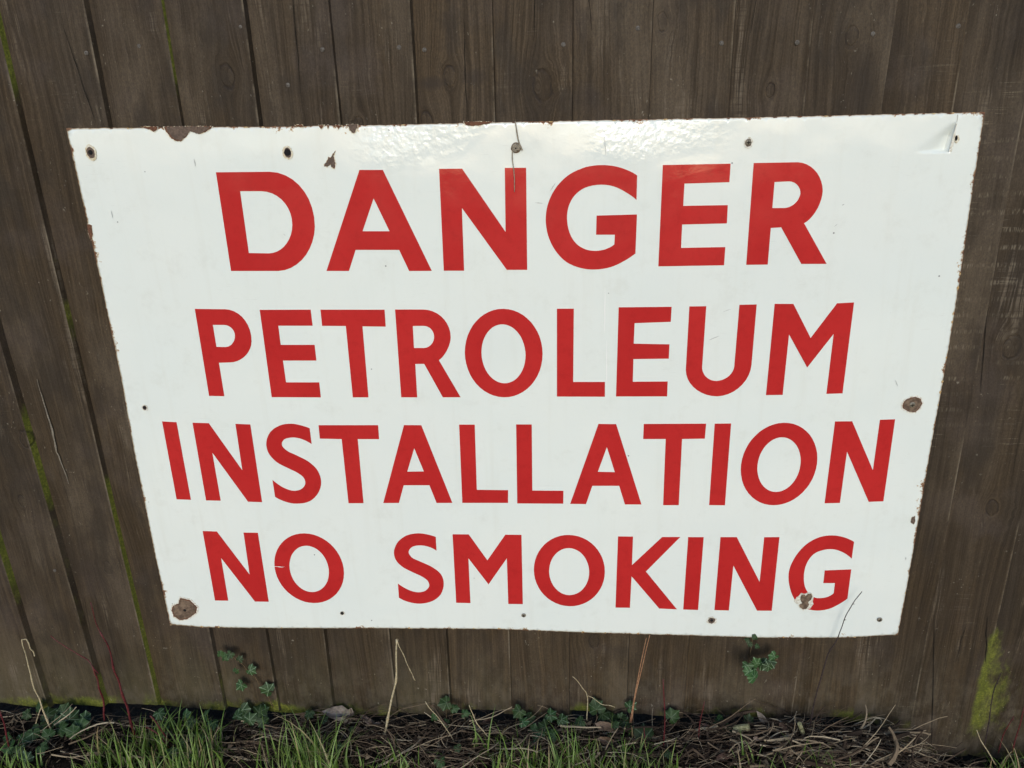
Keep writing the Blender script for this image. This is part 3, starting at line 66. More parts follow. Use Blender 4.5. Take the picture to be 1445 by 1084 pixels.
class NT:
    def __init__(s, name):
        s.m = bpy.data.materials.new(name); s.m.use_nodes = True
        s.t = s.m.node_tree; s.b = s.t.nodes['Principled BSDF']
    def n(s, typ, **kw):
        x = s.t.nodes.new(typ)
        for k, v in kw.items(): setattr(x, k, v)
        return x
    def put(s, sock, v):
        if isinstance(v, bpy.types.NodeSocket): s.t.links.new(v, sock)
        elif v is not None:
            if isinstance(v, tuple) and len(v) == 3 and sock.type == 'RGBA': v = v + (1,)
            sock.default_value = v
    def math(s, op, a, b=None, c=None, clamp=False):
        x = s.n('ShaderNodeMath', operation=op, use_clamp=clamp)
        s.put(x.inputs[0], a); s.put(x.inputs[1], b); s.put(x.inputs[2], c); return x.outputs[0]
    def comb(s, x, y, z):
        c = s.n('ShaderNodeCombineXYZ'); s.put(c.inputs[0], x); s.put(c.inputs[1], y); s.put(c.inputs[2], z); return c.outputs[0]
    def pos(s):
        g = s.n('ShaderNodeNewGeometry'); x = s.n('ShaderNodeSeparateXYZ'); s.t.links.new(g.outputs['Position'], x.inputs[0])
        return x.outputs[0], x.outputs[1], x.outputs[2], g.outputs['Position']
    def noise(s, vec, scale=1., detail=3., rough=.5, dist=0., out=0):
        x = s.n('ShaderNodeTexNoise'); s.put(x.inputs['Vector'], vec)
        x.inputs['Scale'].default_value = scale; x.inputs['Detail'].default_value = detail
        x.inputs['Roughness'].default_value = rough; x.inputs['Distortion'].default_value = dist
        return x.outputs[out]
    def ramp(s, v, a, b, lo=0., hi=1.):
        x = s.n('ShaderNodeMapRange', interpolation_type='SMOOTHSTEP'); s.put(x.inputs[0], v)
        x.inputs[1].default_value = a; x.inputs[2].default_value = b
        x.inputs[3].default_value = lo; x.inputs[4].default_value = hi; return x.outputs[0]
    def mix(s, f, a, b):
        x = s.n('ShaderNodeMix', data_type='RGBA'); s.put(x.inputs[0], f); s.put(x.inputs[6], a); s.put(x.inputs[7], b); return x.outputs[2]
    def attr(s, name):
        x = s.n('ShaderNodeAttribute', attribute_name=name); return x.outputs['Fac']
    def bump(s, h, dist=.001, strength=1., nrm=None):
        x = s.n('ShaderNodeBump'); x.inputs['Distance'].default_value = dist; x.inputs['Strength'].default_value = strength
        s.put(x.inputs['Height'], h)
        if nrm: s.put(x.inputs['Normal'], nrm)
        return x.outputs[0]
    def done(s, col=None, rough=None, nrm=None, spec=None, sss=None):
        s.put(s.b.inputs['Base Color'], col); s.put(s.b.inputs['Roughness'], rough)
        if nrm: s.put(s.b.inputs['Normal'], nrm)
        if spec is not None: s.put(s.b.inputs['Specular IOR Level'], spec)
        return s.m

# ---------------------------------------------------------------- materials
KNOTS = [(-.431, 1.063, .010), (-.014, 1.036, .013), (-.135, 1.052, .009), (.139, 1.107, .007), (.376, 1.081, .008), (-.262, .996, .007),
         (-.762, .302, .008), (-.843, .543, .010), (-.88, .43, .007), (.644, .668, .012), (.66, .41, .009), (-.53, .985, .006), (.055, .16, .009), (-.17, .998, .008), (.28, 1.02, .006)]
def mat_wood():
    s = NT('stained_featheredge_wood')
    x, y, z, P = s.pos()
    rd = s.n('ShaderNodeObjectInfo').outputs['Random']
    r10 = s.math('MULTIPLY', rd, 37.)
    # flow of the grain round the knots
    psi = x; core = None
    kn = s.math('MULTIPLY_ADD', s.noise(P, 60., 3., .6), 1.5, .25)
    for kx, kz, R in KNOTS:
        dx = s.math('SUBTRACT', x, kx); dz = s.math('SUBTRACT', z, kz)
        dz2 = s.math('MULTIPLY', dz, .62)
        r2 = s.math('MULTIPLY', s.math('ADD', s.math('MULTIPLY', dx, dx), s.math('MULTIPLY', dz2, dz2)), kn)
        k = s.math('DIVIDE', s.math('MULTIPLY', dx, R*R*1.9), s.math('ADD', r2, R*R*.35))
        psi = s.math('SUBTRACT', psi, k)
        c = s.math('SUBTRACT', 1.0, s.math('DIVIDE', s.math('SQRT', r2), R))
        core = c if core is None else s.math('MAXIMUM', core, c)
    wob = s.noise(s.comb(s.math('MULTIPLY', x, 5.), r10, s.math('MULTIPLY', z, 1.6)), 1., 2.)
    psi = s.math('ADD', psi, s.math('MULTIPLY', wob, .05))
    g1 = s.noise(s.comb(s.math('MULTIPLY', psi, 190.), r10, s.math('MULTIPLY', z, 2.2)), 1., 5., .62)
    g2 = s.noise(s.comb(s.math('MULTIPLY', psi, 620.), r10, s.math('MULTIPLY', z, 14.)), 1., 3., .6)
    wav = s.math('MULTIPLY_ADD', s.math('SINE', s.math('MULTIPLY', s.math('ADD', psi, s.math('MULTIPLY', wob, .06)), 1500.)), .5, .5)
    patch = s.noise(s.comb(s.math('MULTIPLY', x, 11.), r10, s.math('MULTIPLY', z, 3.5)), 1., 4., .6)
    saw = s.noise(s.comb(s.math('MULTIPLY', x, 26.), r10, s.math('MULTIPLY', z, 520.)), 1., 2., .5)
    fine = s.noise(P, 950., 2., .6)
    grain = s.math('ADD', s.math('MULTIPLY', g1, .65), s.math('MULTIPLY', g2, .35))
    grain = s.math('ADD', grain, s.math('MULTIPLY', s.math('SUBTRACT', wav, .5), s.ramp(patch, .48, .68, .0, .07)))
    col = s.mix(s.ramp(grain, .30, .74), (.0250, .0170, .0098), (.0690, .0480, .0285))
    # random tone per board, darker towards the right
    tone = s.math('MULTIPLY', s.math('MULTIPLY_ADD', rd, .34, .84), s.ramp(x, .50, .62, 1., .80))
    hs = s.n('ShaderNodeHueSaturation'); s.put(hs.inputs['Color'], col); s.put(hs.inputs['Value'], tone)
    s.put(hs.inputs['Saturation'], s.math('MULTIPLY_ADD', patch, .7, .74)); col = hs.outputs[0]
    # large blotches where the stain has thinned
    blot = s.noise(s.comb(s.math('MULTIPLY', x, 7.), r10, s.math('MULTIPLY', z, 2.2)), 1., 5., .65)
    col = s.mix(s.ramp(blot, .48, .70, 0., .75), col, (.094, .070, .046))
    col = s.mix(s.ramp(s.noise(s.comb(s.math('MULTIPLY', x, 16.), r10, s.math('MULTIPLY', z, 7.)), 1.3, 4., .6), .48, .66, 0., .7), col, (.029, .0205, .013))
    col = s.mix(s.ramp(s.noise(P, 9., 3., .6), .5, .7, 0., .35), col, (.076, .056, .045))
    mot = s.noise(s.comb(s.math('MULTIPLY', x, 1.6), y, z), 300., 4., .75)
    hv = s.n('ShaderNodeHueSaturation'); s.put(hv.inputs['Color'], col); s.put(hv.inputs['Value'], s.math('MULTIPLY_ADD', mot, 1.5, .25)); col = hv.outputs[0]
    pit = s.math('MULTIPLY', s.ramp(s.noise(s.comb(s.math('MULTIPLY', psi, 420.), r10, s.math('MULTIPLY', z, 55.)), 1., 3., .6), .60, .72), s.ramp(patch, .45, .6))
    col = s.mix(s.math('MULTIPLY', pit, .45), col, (.022, .016, .010))
    alg = s.math('MULTIPLY', s.ramp(z, .20, .0), s.math('MULTIPLY', s.ramp(x, .1, -.4, .35, 1.), s.ramp(blot, .35, .6)))
    col = s.mix(s.math('MULTIPLY', alg, .45), col, (.070, .062, .024))
    # worn streaks along the grain, broken by saw marks across it
    wear = s.math('MULTIPLY', s.ramp(s.noise(s.comb(s.math('MULTIPLY', x, 22.), r10, s.math('MULTIPLY', z, 5.)), 1., 4., .7), .55, .70), s.math('MULTIPLY', s.ramp(g2, .42, .60), s.ramp(saw, .30, .56, .25, 1.)))
    col = s.mix(s.math('MULTIPLY', wear, .75), col, (.150, .118, .084))
    scr = s.math('MULTIPLY', s.ramp(saw, .60, .72), s.math('MULTIPLY', s.ramp(s.noise(s.comb(s.math('MULTIPLY', x, 13.), r10, s.math('MULTIPLY', z, 9.)), 1., 3.), .50, .66), s.ramp(g2, .35, .6)))
    rightside = s.ramp(x, .45, .58, .30, 1.)
    col = s.mix(s.math('MULTIPLY', s.math('MULTIPLY', scr, rightside), .5), col, (.20, .165, .12))
    # planer chatter: rows of short ticks on the right-hand boards
    zz = s.math('ADD', z, s.math('MULTIPLY', s.noise(s.comb(s.math('MULTIPLY', x, 6.), 0., s.math('MULTIPLY', z, 7.)), 1., 2.), .012))
    row = s.ramp(s.math('PINGPONG', zz, .0118), .0072, .0108)
    area = s.math('MULTIPLY', s.math('MULTIPLY', s.ramp(x, .50, .56), s.ramp(x, .70, .62)), s.math('MULTIPLY', s.ramp(z, .48, .66), s.ramp(z, 1.0, .90)))
    tick = s.ramp(s.noise(s.comb(s.math('MULTIPLY', x, 420.), 3., s.math('MULTIPLY', z, 60.)), 1., 2., .6), .46, .64)
    band = s.ramp(s.noise(s.comb(s.math('MULTIPLY', x, 17.), 7., s.math('MULTIPLY', z, 13.)), 1., 3., .6), .44, .58)
    tk = s.math('MULTIPLY', s.math('MULTIPLY', row, tick), s.math('MULTIPLY', area, band))
    col = s.mix(s.math('MULTIPLY', tk, .6), col, (.21, .175, .125))
    # weathered pale edge of each board and grey splash zone near the soil
    u = s.attr('across')
    edge = s.math('MULTIPLY', s.ramp(u, .970, .995), s.ramp(s.noise(s.comb(r10, r10, s.math('MULTIPLY', z, 9.)), 1., 6., .75), .45, .68))
    col = s.mix(s.math('MULTIPLY', edge, .85), col, (.18, .145, .10))
    low = s.math('MULTIPLY', s.ramp(z, .17, -.02), s.ramp(s.noise(s.comb(s.math('MULTIPLY', x, 60.), r10, s.math('MULTIPLY', z, 35.)), 1., 5., .7), .40, .68))
    col = s.mix(s.math('MULTIPLY', low, .42), col, (.135, .110, .080))
    # algae film and moss
    ms = s.attr('moss')
    mn = s.noise(s.comb(s.math('MULTIPLY', x, 70.), s.math('MULTIPLY', y, 70.), s.math('MULTIPLY', z, 38.)), 1., 6., .68)
    mm = s.ramp(s.math('ADD', ms, s.math('MULTIPLY', s.math('SUBTRACT', mn, .5), 1.5)), .32, 1.05)
    mcol = s.mix(s.math('MULTIPLY', s.ramp(s.noise(P, 260., 3., .7), .35, .7), s.ramp(s.noise(P, 45., 4., .65), .30, .62, .25, 1.)), (.085, .100, .012), (.225, .235, .032))
    col = s.mix(s.math('MULTIPLY', mm, .84), col, mcol)
    # specks of dirt, splashed soil
    sp = s.noise(s.comb(s.math('MULTIPLY', x, 1.), y, s.math('MULTIPLY', z, .7)), 210., 2., .5)
    dens = s.math('ADD', s.noise(P, 12., 2.), s.ramp(z, .22, .0, 0., .12))
    spk = s.math('MULTIPLY', s.ramp(sp, .69, .76), s.ramp(dens, .46, .64))
    col = s.mix(s.math('MULTIPLY', spk, .6), col, (.27, .24, .19))
    # soft dark flares and pale scars round a few knots
    for kx, kz, wx_, wz_, am in ((-.16, 1.045, .030, .010, .8), (-.10, 1.050, .022, .012, .6), (.39, 1.03, .02, .05, .5), (-.355, 1.05, .028, .02, .5), (.03, 1.02, .03, .02, .45), (-.79, .30, .03, .05, .5)):
        ddx = s.math('DIVIDE', s.math('SUBTRACT', s.math('ADD', x, s.math('MULTIPLY', s.math('SUBTRACT', wob, .5), .05)), kx), wx_); ddz = s.math('DIVIDE', s.math('SUBTRACT', z, kz), wz_)
        dd = s.math('ADD', s.math('MULTIPLY', ddx, ddx), s.math('MULTIPLY', ddz, ddz))
        f = s.ramp(s.math('ADD', dd, s.math('MULTIPLY', mot, .8)), 1.6, .2)
        col = s.mix(s.math('MULTIPLY', f, am), col, (.030, .021, .014))
    # knot: dark ring, darker centre
    ring = s.math('MULTIPLY', s.ramp(core, -.10, .08), s.ramp(core, .30, .12))
    col = s.mix(s.math('MULTIPLY', ring, s.ramp(s.noise(P, 55., 2.), .42, .60, .05, .60)), col, (.016, .011, .009))
    col = s.mix(s.math('MULTIPLY', s.ramp(core, .0, .5), .22), col, (.030, .021, .014))
    h = s.math('ADD', s.math('MULTIPLY', grain, .8), s.math('MULTIPLY', fine, .18))
    h = s.math('ADD', h, s.math('MULTIPLY', saw, .12)); h = s.math('SUBTRACT', h, s.math('MULTIPLY', ring, .5))
    h = s.math('ADD', h, s.math('MULTIPLY', mm, .6))
    return s.done(col, s.ramp(grain, .3, .7, .82, .62), s.bump(h, .0016, .75), .28)
WOOD = mat_wood()

def dist_edges(s, x, z):
    """distance in metres to the nearest side of the plate"""
    def line(ax, az, bx, bz):
        dx, dz = bx-ax, bz-az; L = math.hypot(dx, dz); nx, nz = dz/L, -dx/L
        return s.math('ADD', s.math('ADD', s.math('MULTIPLY', x, nx), s.math('MULTIPLY', z, nz)), -(ax*nx+az*nz))
    P = DATA['PLATE']; pts = [(P[i]/1e4, P[i+1]/1e4) for i in range(0, len(P), 2)]
    tl, tr, br, bl = pts[0], pts[8], pts[15], pts[25]
    return line(*tl, *tr), line(*tr, *br), line(*br, *bl), line(*bl, *tl)
def mat_enamel(kind):
    s = NT('white_vitreous_enamel' if kind == 'white' else 'red_vitreous_enamel')
    x, y, z, P = s.pos()
    big = s.noise(P, 6., 3., .5)
    if kind == 'white':
        col = s.mix(s.ramp(big, .3, .7), (.735, .775, .735), (.765, .795, .745))
        grime = s.math('MULTIPLY', s.ramp(s.noise(P, 24., 6., .72), .52, .75), .22)
        col = s.mix(grime, col, (.55, .56, .50))
        stk = s.noise(s.comb(s.math('MULTIPLY', x, 55.), 0., s.math('MULTIPLY', z, 3.5)), 1., 4., .6)
        col = s.mix(s.ramp(stk, .50, .78, 0., .16), col, (.60, .59, .50))
        col = s.mix(s.ramp(s.noise(P, 3.1, 2.), .42, .66, 0., .10), col, (.66, .67, .66))
        sc_ = s.noise(s.comb(s.math('MULTIPLY', x, 40.), 4., s.math('MULTIPLY', z, 620.)), 1., 2., .6)
        col = s.mix(s.math('MULTIPLY', s.ramp(sc_, .62, .72), s.ramp(s.noise(P, 8., 2.), .52, .64, 0., .22)), col, (.5, .5, .47))
    else:
        col = s.mix(s.ramp(big, .3, .7), (.465, .022, .022), (.515, .027, .026))
        col = s.mix(s.math('MULTIPLY', s.ramp(s.noise(P, 70., 6., .75), .46, .72), .45), col, (.37, .018, .018))
    rough = s.math('MULTIPLY_ADD', s.noise(P, 30., 4., .6), .14, .09)
    if kind == 'white':
        # tiny black pin marks and faint scuffs
        v = s.n('ShaderNodeTexVoronoi'); s.put(v.inputs['Vector'], P); v.inputs['Scale'].default_value = 34.
        v.inputs['Randomness'].default_value = 1.
        pin = s.math('MULTIPLY', s.ramp(v.outputs['Distance'], .050, .030), s.ramp(s.noise(P, 11., 1.), .55, .62))
        col = s.mix(s.math('MULTIPLY', pin, .75), col, (.10, .10, .10))
        d = s.attr('rim')
        n1 = s.noise(P, 120., 5., .75); n2 = s.noise(P, 22., 3., .6)
        reach = s.math('MULTIPLY', s.math('MULTIPLY', s.ramp(n1, .44, .72), s.ramp(n2, .46, .70)), .0085)
        cream = s.ramp(s.math('SUBTRACT', d, s.math('MULTIPLY_ADD', n2, .004, -.0008)), .0016, .0)
        col = s.mix(s.math('MULTIPLY', cream, s.ramp(x, -.5, -.62, .25, .75)), col, (.46, .43, .32))
        # ochre rust stain round the raw metal
        st = s.ramp(s.math('SUBTRACT', d, s.math('MULTIPLY', reach, 1.5)), .0014, .0)
        col = s.mix(s.math('MULTIPLY', st, .8), col, (.42, .25, .085))
        ru = s.ramp(s.math('SUBTRACT', d, reach), .0008, -.0002)
        ru = s.math('MAXIMUM', ru, s.math('MULTIPLY', s.ramp(s.math('SUBTRACT', d, .0006), .0004, .0), s.ramp(n2, .54, .60)))
        rc = s.mix(s.ramp(s.noise(P, 400., 3., .7), .35, .65), (.105, .045, .025), (.22, .10, .045))
        col = s.mix(ru, col, rc)
        rough = s.math('MAXIMUM', rough, s.math('MULTIPLY', ru, .85))
    # orange peel of the fired glass, raised in two top patches to shape glare
    wv = s.noise(s.comb(s.math('MULTIPLY', x, 1.0), s.math('MULTIPLY', y, 1.), s.math('MULTIPLY', z, 1.0)), 95., 2.0, .5)
    wl = s.noise(P, 13., 1.5, .4)
    pl = s.noise(P, 260., 2., .5)
    nb = s.bump(wl, .0045, .5)
    nb = s.bump(s.math('MULTIPLY', wv, s.math('MAXIMUM', .10, s.math('MULTIPLY', s.ramp(s.math('ADD', z, s.math('MULTIPLY', wl, .05)), .955, .985), s.math('MAXIMUM', s.math('MULTIPLY', s.ramp(x, -.29, -.22), s.ramp(s.math('ADD', x, s.math('MULTIPLY', s.math('SUBTRACT', .985, z), 1.2)), -.07, -.12)), s.math('MULTIPLY', s.ramp(x, .02, .09), s.ramp(x, .27, .16)))))), .0026, .5, nb)
    nb = s.bump(pl, .00010, .5, nb)
    return s.done(col, rough, nb, .55)
WHITE = mat_enamel('white'); RED = mat_enamel('red')
def mat_simple(name, c1, c2, scale=200., rough=.8, bump=.0005, bscale=None, spec=.3, detail=4.):
    s = NT(name); x, y, z, P = s.pos()
    n = s.noise(P, scale, detail, .65)
    col = s.mix(s.ramp(n, .32, .68), c1, c2)
    nb = s.bump(s.noise(P, bscale or scale*1.5, 4., .65), bump, .8) if bump else None
    return s.done(col, rough, nb, spec)
RUST = mat_simple('bare_rusted_steel', (.085, .060, .046), (.150, .105, .078), 330., .85, .0006)
RUSTRED = mat_simple('red_brown_rust', (.095, .042, .026), (.165, .075, .042), 260., .9, .0006)
STEELGREY = mat_simple('weathered_bare_steel', (.075, .048, .032), (.215, .150, .102), 130., .75, .0008, bscale=500., detail=7.)
CREAM = mat_simple('chipped_ground_coat', (.52, .42, .25), (.74, .72, .62), 420., .6, .0006)
PALEROUGH = mat_simple('chipped_white_enamel_edge', (.50, .45, .34), (.78, .78, .72), 400., .45, .0006)
HOLE = mat_simple('dark_screw_hole', (.006, .006, .008), (.014, .012, .010), 300., .9, 0)
SCREW = mat_simple('dull_zinc_screw', (.10, .085, .06), (.24, .21, .15), 500., .5, .0003, spec=.6)
NAIL = mat_simple('galvanised_nail_head', (.050, .042, .034), (.13, .115, .098), 500., .6, .0003)
RIM = mat_simple('worn_sheet_edge', (.20, .12, .07), (.52, .48, .40), 90., .7, .0003)
STRING = mat_simple('frayed_jute_string', (.20, .165, .12), (.38, .33, .25), 900., .9, .0003)

# ---------------------------------------------------------------- ground
def sstep(a, b, t):
    t = max(0., min(1., (t-a)/(b-a))); return t*t*(3-2*t)
def gz(x, y):
    z = -.007 - .073*sstep(.53, .60, x) + .02*sstep(.8, 1.2, x)
    if y < 0: z += .012*sstep(0., -.06, y)*(1+.6*math.sin(x*3)) - .012*sstep(-.1, -.6, y)
    if abs(y) < 2 and abs(x) < 3:
        z += .010*noise.noise(Vector((x*9, y*9, .3))) + .006*noise.noise(Vector((x*30, y*30, 1.3)))
    else: z += .03*noise.noise(Vector((x*.4, y*.4, 0)))
    return z
def axis(lo, hi, flo, fhi, fine, grow=1.25):
    a = []; t = flo
    while t < fhi: a.append(t); t += fine
    a.append(fhi); st = fine; t = fhi
    while t < hi: st *= grow; t = min(hi, t+st); a.append(t)
    st = fine; t = flo; b = []
    while t > lo: st *= grow; t = max(lo, t-st); b.append(t)
    return b[::-1]+a
xs = axis(-90, 90, -1.3, 1.1, .012); ys = axis(-90, 60, -.30, .06, .010)
V = [(x, y, gz(x, y)) for y in ys for x in xs]; nx = len(xs)
F = [(j*nx+i, j*nx+i+1, (j+1)*nx+i+1, (j+1)*nx+i) for j in range(len(ys)-1) for i in range(nx-1)]
def mat_soil():
    s = NT('dark_damp_soil'); x, y, z, P = s.pos()
    n = s.noise(P, 70., 8., .72); n2 = s.noise(P, 420., 4., .7)
    near = s.mix(s.ramp(n, .35, .7), (.010, .008, .006), (.040, .030, .020))
    near = s.mix(s.ramp(n2, .58, .75, 0., .6), near, (.10, .075, .045))
    lawn = s.mix(s.ramp(s.noise(P, 1.6, 6., .7), .35, .7), (.035, .055, .012), (.07, .085, .022))
    col = s.mix(s.ramp(y, -.35, -.9), near, lawn)
    return s.done(col, .95, s.bump(s.math('ADD', n, s.math('MULTIPLY', n2, .5)), .012, 1.), .15)
tag(mesh('ground', V, F, mat_soil(), smooth=True), kind='structure')

# ---------------------------------------------------------------- fence
fence = empty('wooden_fence', (0, .03, 0), 'dark brown stained closeboard wooden fence of overlapping vertical boards behind the white sign', 'fence')
B = [(-.835, -.818), (-.718, -.718), (-.597, -.596), (-.495, -.498), (-.390, -.3995), (-.281, -.288), (-.178, -.193), (-.075, -.087)]
B = [(a*1.0155, b*1.0155) for a, b in B]
B += [(.0255, .0125), (.1255, .112), (.229, .211), (.3255, .3125), (.425, .396), (.514, .498), (.603, .598), (.709, .702)]
t = B[0]; 
for i in range(13): t = (t[0]-.101+.006*rnd.uniform(-1, 1), t[1]-.101+.006*rnd.uniform(-1, 1)); B.insert(0, t)
t = B[-1]
for i in range(12): t = (t[0]+.101+.006*rnd.uniform(-1, 1), t[1]+.101+.006*rnd.uniform(-1, 1)); B.append(t)
def bump1(v, a, b, soft): return sstep(a-soft, a, v)*(1-sstep(b, b+soft, v))
def moss_side(xe, z):
    m = 0.
    if xe < .2: m = .30*sstep(.45, .0, z)
    if abs(xe+.729) < .02: m = max(m, 1.35*sstep(1.03, 1.10, z), .9*bump1(z, .715, .745, .02), .85*bump1(z, .21, .42, .05), .8*sstep(.10, .03, z), .0)
    if abs(xe+.729) < .02: m = max(m, 1.4*bump1(z, -.1, .44, .05))
    if abs(xe+.606) < .02: m = max(m, .55*sstep(.15, .05, z))
    if abs(xe+.503) < .02: m = max(m, 1.3*sstep(1.03, 1.10, z), .45*sstep(.10, .02, z), .35*bump1(z, .0, .1, .04))
    if abs(xe+.84) < .03: m = max(m, 1.1*bump1(z, .44, .57, .04), .35*bump1(z, .2, .5, .1), 1.0*sstep(.12, .04, z))
    if xe < -.9: m = max(m, .95*bump1(z, .27, .42, .06), .5*sstep(.2, 0, z))
    m = max(m, .50*sstep(.06, .0, z)*(1 if xe < .3 else .6))
    return m
def moss_front(x, z, zb):
    m = .0
    lf = 1. if x < -.30 else .55
    m = max(m, lf*sstep(zb+.034, zb+.004, z)*(.85+1.9*noise.noise(Vector((x*11, 0, 3)))))
    m = max(m, .40*sstep(.12, .0, z)*lf*(.6+noise.noise(Vector((x*14, z*8, 5)))))
    # green algae triangle on the right-hand boards
    c = .718+.10*max(0, .16-z)*.3; wdt = .006+.034*sstep(.20, .08, z)
    if x > .695:
        wdt = .006+.044*sstep(.205, .07, z)
        m = max(m, (1.02+.55*noise.noise(Vector((x*40, 3, z*25))))*math.exp(-abs((x-.700)/wdt)**1.25)*sstep(.215, .165, z)*sstep(-.075, .015, z))
    m = max(m, .34*math.exp(-((x-.72)/.07)**2)*sstep(.14, .02, z))
    m = max(m, .55*math.exp(-((x-.470)/.012)**2)*sstep(.05, .0, z))
    return m
NU, NZ = 8, 46
def thick(xe): return .0115 if xe < -.45 else .0085 if xe < -.05 else .0065
zt = 1.80
brights = []
for i in range(len(B)-1):
    (lt, lb), (rt_, rb) = B[i], B[i+1]
    zb0 = .006+rnd.uniform(-.008, .008); sl = rnd.uniform(-.004, .004)
    if rb < -.45: zb0 = .012+rnd.uniform(-.004, .004)
    if rb > .59: zb0 = -.074

    if abs(rb-.598) < .01: zb0 = -.012
    face_dy = rnd.uniform(-.0018, .0018)
    V = []; F = []; A = []; M = []
    th_r, th_l = .017, .004     # front offsets of thick right and thin left edge from the tuck plane
    cup = rnd.uniform(-.0012, .0016); TH = thick(rb)
    def fx(u, z):
        t = (z-.1)/1.0; l = lb+(lt-lb)*t; r = rb+(rt_-rb)*t
        wv = .0012*noise.noise(Vector((i*7.1, z*4, 0)))
        return (l-.014)+(r+wv-(l-.014))*u
    def fy(u, z):
        return TH*(1-u) + face_dy + cup*4*u*(1-u) + .0016*noise.noise(Vector((i*3.3, z*2.2, 9.)))*(1-u)
    us = [0, .12, .19, .28, .40, .55, .655, .675, .8, .88, .965, 1.]
    zs = [zb0+(zt-zb0)*(k/NZ)**1.7 for k in range(NZ+1)]
    for k, z in enumerate(zs):
        for u in us:
            zz = z
            if k == 0:
                zz = zb0 + sl*(u-.5)*2 + .0025*noise.noise(Vector((i*5+u*6, 0, 0)))
                if abs(rb-.598) < .01: zz = -.010-.016*u if u < .62 else -.068
                if rb > .59 and abs(rb-.598) > .01: zz += -.006*math.sin(u*3)
            xx = fx(u, z); yy = fy(u, z)
            if u == 1.: yy += .0010
            V.append((xx, yy, zz)); A.append(u); M.append(moss_front(xx, zz, zb0))
    n = len(us)
    for k in range(NZ):
        for j in range(n-1): a = k*n+j; F.append((a, a+1, a+1+n, a+n))
    b0 = len(V)              # right edge strip, own vertices
    for k, z in enumerate(zs):
        for q in range(2):
            xx = fx(1., z); yy = fy(1., z)+.0010 + q*.016
            zz = V[k*n+n-1][2]
            V.append((xx+.0055*q, yy, zz)); A.append(.4); M.append(max(moss_side(xx, zz), .22+.1*noise.noise(Vector((xx*3, zz*6, 1))) if xx < -.4 else 0.))
    for k in range(NZ): a = b0+2*k; F.append((a, a+1, a+3, a+2))
    b1 = len(V)              # back and left edge
    for z, kk in ((zs[0], 0), (zs[-1], NZ)):
        for j, u in enumerate(us):
            v = V[kk*n+j]; V.append((v[0], fy(1, z)+.021 if u > 0 else fy(0, z)+.005, v[2])); A.append(.4); M.append(0.)
    for j in range(n-1): F.append((b1+j+1, b1+j, b1+n+j, b1+n+j+1))
    for j in range(n-1): F.append((j+1, j, b1+j, b1+j+1)); F.append((NZ*n+j, NZ*n+j+1, b1+n+j+1, b1+n+j))
    F.append((0, NZ*n, b1+n, b1))
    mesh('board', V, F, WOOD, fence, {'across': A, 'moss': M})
def box(V, F, x0, x1, y0, y1, z0, z1):
    b = len(V); V += [(x, y, z) for z in (z0, z1) for y in (y0, y1) for x in (x0, x1)]
    F += [tuple(b+q for q in f) for f in ((0, 2, 3, 1), (4, 5, 7, 6), (0, 1, 5, 4), (2, 6, 7, 3), (0, 4, 6, 2), (1, 3, 7, 5))]
def tube_ring(V, F, pts, rads, n=6, cap=True):
    b = len(V); T = []
    for i, p in enumerate(pts):
        d = (pts[min(i+1, len(pts)-1)]-pts[max(i-1, 0)]).normalized()
        a = d.cross(Vector((0, 1, 0.3))).normalized(); c = d.cross(a)
        for k in range(n):
            q = 2*math.pi*k/n; V.append(tuple(p+(a*math.cos(q)+c*math.sin(q))*rads[i]))
    for i in range(len(pts)-1):
        for k in range(n):
            k2 = (k+1) % n; F.append((b+i*n+k, b+i*n+k2, b+(i+1)*n+k2, b+(i+1)*n+k))
    if cap:
        F.append(tuple(b+k for k in range(n))[::-1]); F.append(tuple(b+(len(pts)-1)*n+k for k in range(n)))
FX0, FX1 = B[0][0], B[-1][0]
for z in (.30, 1.09, 1.62):
    V = []; F = []; box(V, F, FX0, FX1, .042, .085, z-.035, z+.035); mesh('rail', V, F, WOOD, fence, {'across': [.3]*8, 'moss': [0.]*8})
for x in (-1.95, .65):
    V = []; F = []; box(V, F, x-.05, x+.05, .087, .187, -.3, 1.78); mesh('post', V, F, WOOD, fence, {'across': [.3]*8, 'moss': [0.]*8})
def disc(cx, y, cz, r, dome=.3, n=12, jit=0.):
    V = [(cx, y-dome*r, cz)]; F = []
    for rr, yy in ((.55, -dome*r*.8), (1., 0.)):
        for k in range(n):
            q = 2*math.pi*k/n; R = r*rr*(1+jit*rnd.uniform(-1, 1)); V.append((cx+R*math.cos(q), y+yy, cz+R*math.sin(q)))
    for k in range(n):
        k2 = (k+1) % n; F.append((0, 1+k2, 1+k)); F.append((1+k, 1+k2, 1+n+k2, 1+n+k))
    return V, F
def face_y(x, z):
    for i in range(len(B)-1):
        t = (z-.1); l = B[i][1]+(B[i][0]-B[i][1])*t; r = B[i+1][1]+(B[i+1][0]-B[i+1][1])*t
        if l <= x < r: return thick(r)*(1-(x-l+.014)/(r-l+.014))
    return 0.
nl = [[-4029, 11216], [-2992, 10907], [-3517, 10494], [-1986, 10895], [-1665, 10858], [138, 10850], [1080, 11005], [2137, 10792], [3082, 10765], [4007, 10829], [5031, 10879], [-5438, 11040], [-6156, 10980]]
nl = [(a/1e4, b/1e4) for a, b in nl]+[(B[i+1][0]-.025, 1.085+rnd.uniform(-.02, .02)) for i in list(range(0, 13))+list(range(29, len(B)-1))]
nl += [(B[i+1][1]-.022, .30+rnd.uniform(-.015, .015)) for i in (11, 12, 28, 29)]
for x, z in nl:
    V, F = disc(x, face_y(x, z)-.0012, z, .0030, .25, 10)
    mesh('nail', V, F, NAIL, fence, smooth=True)
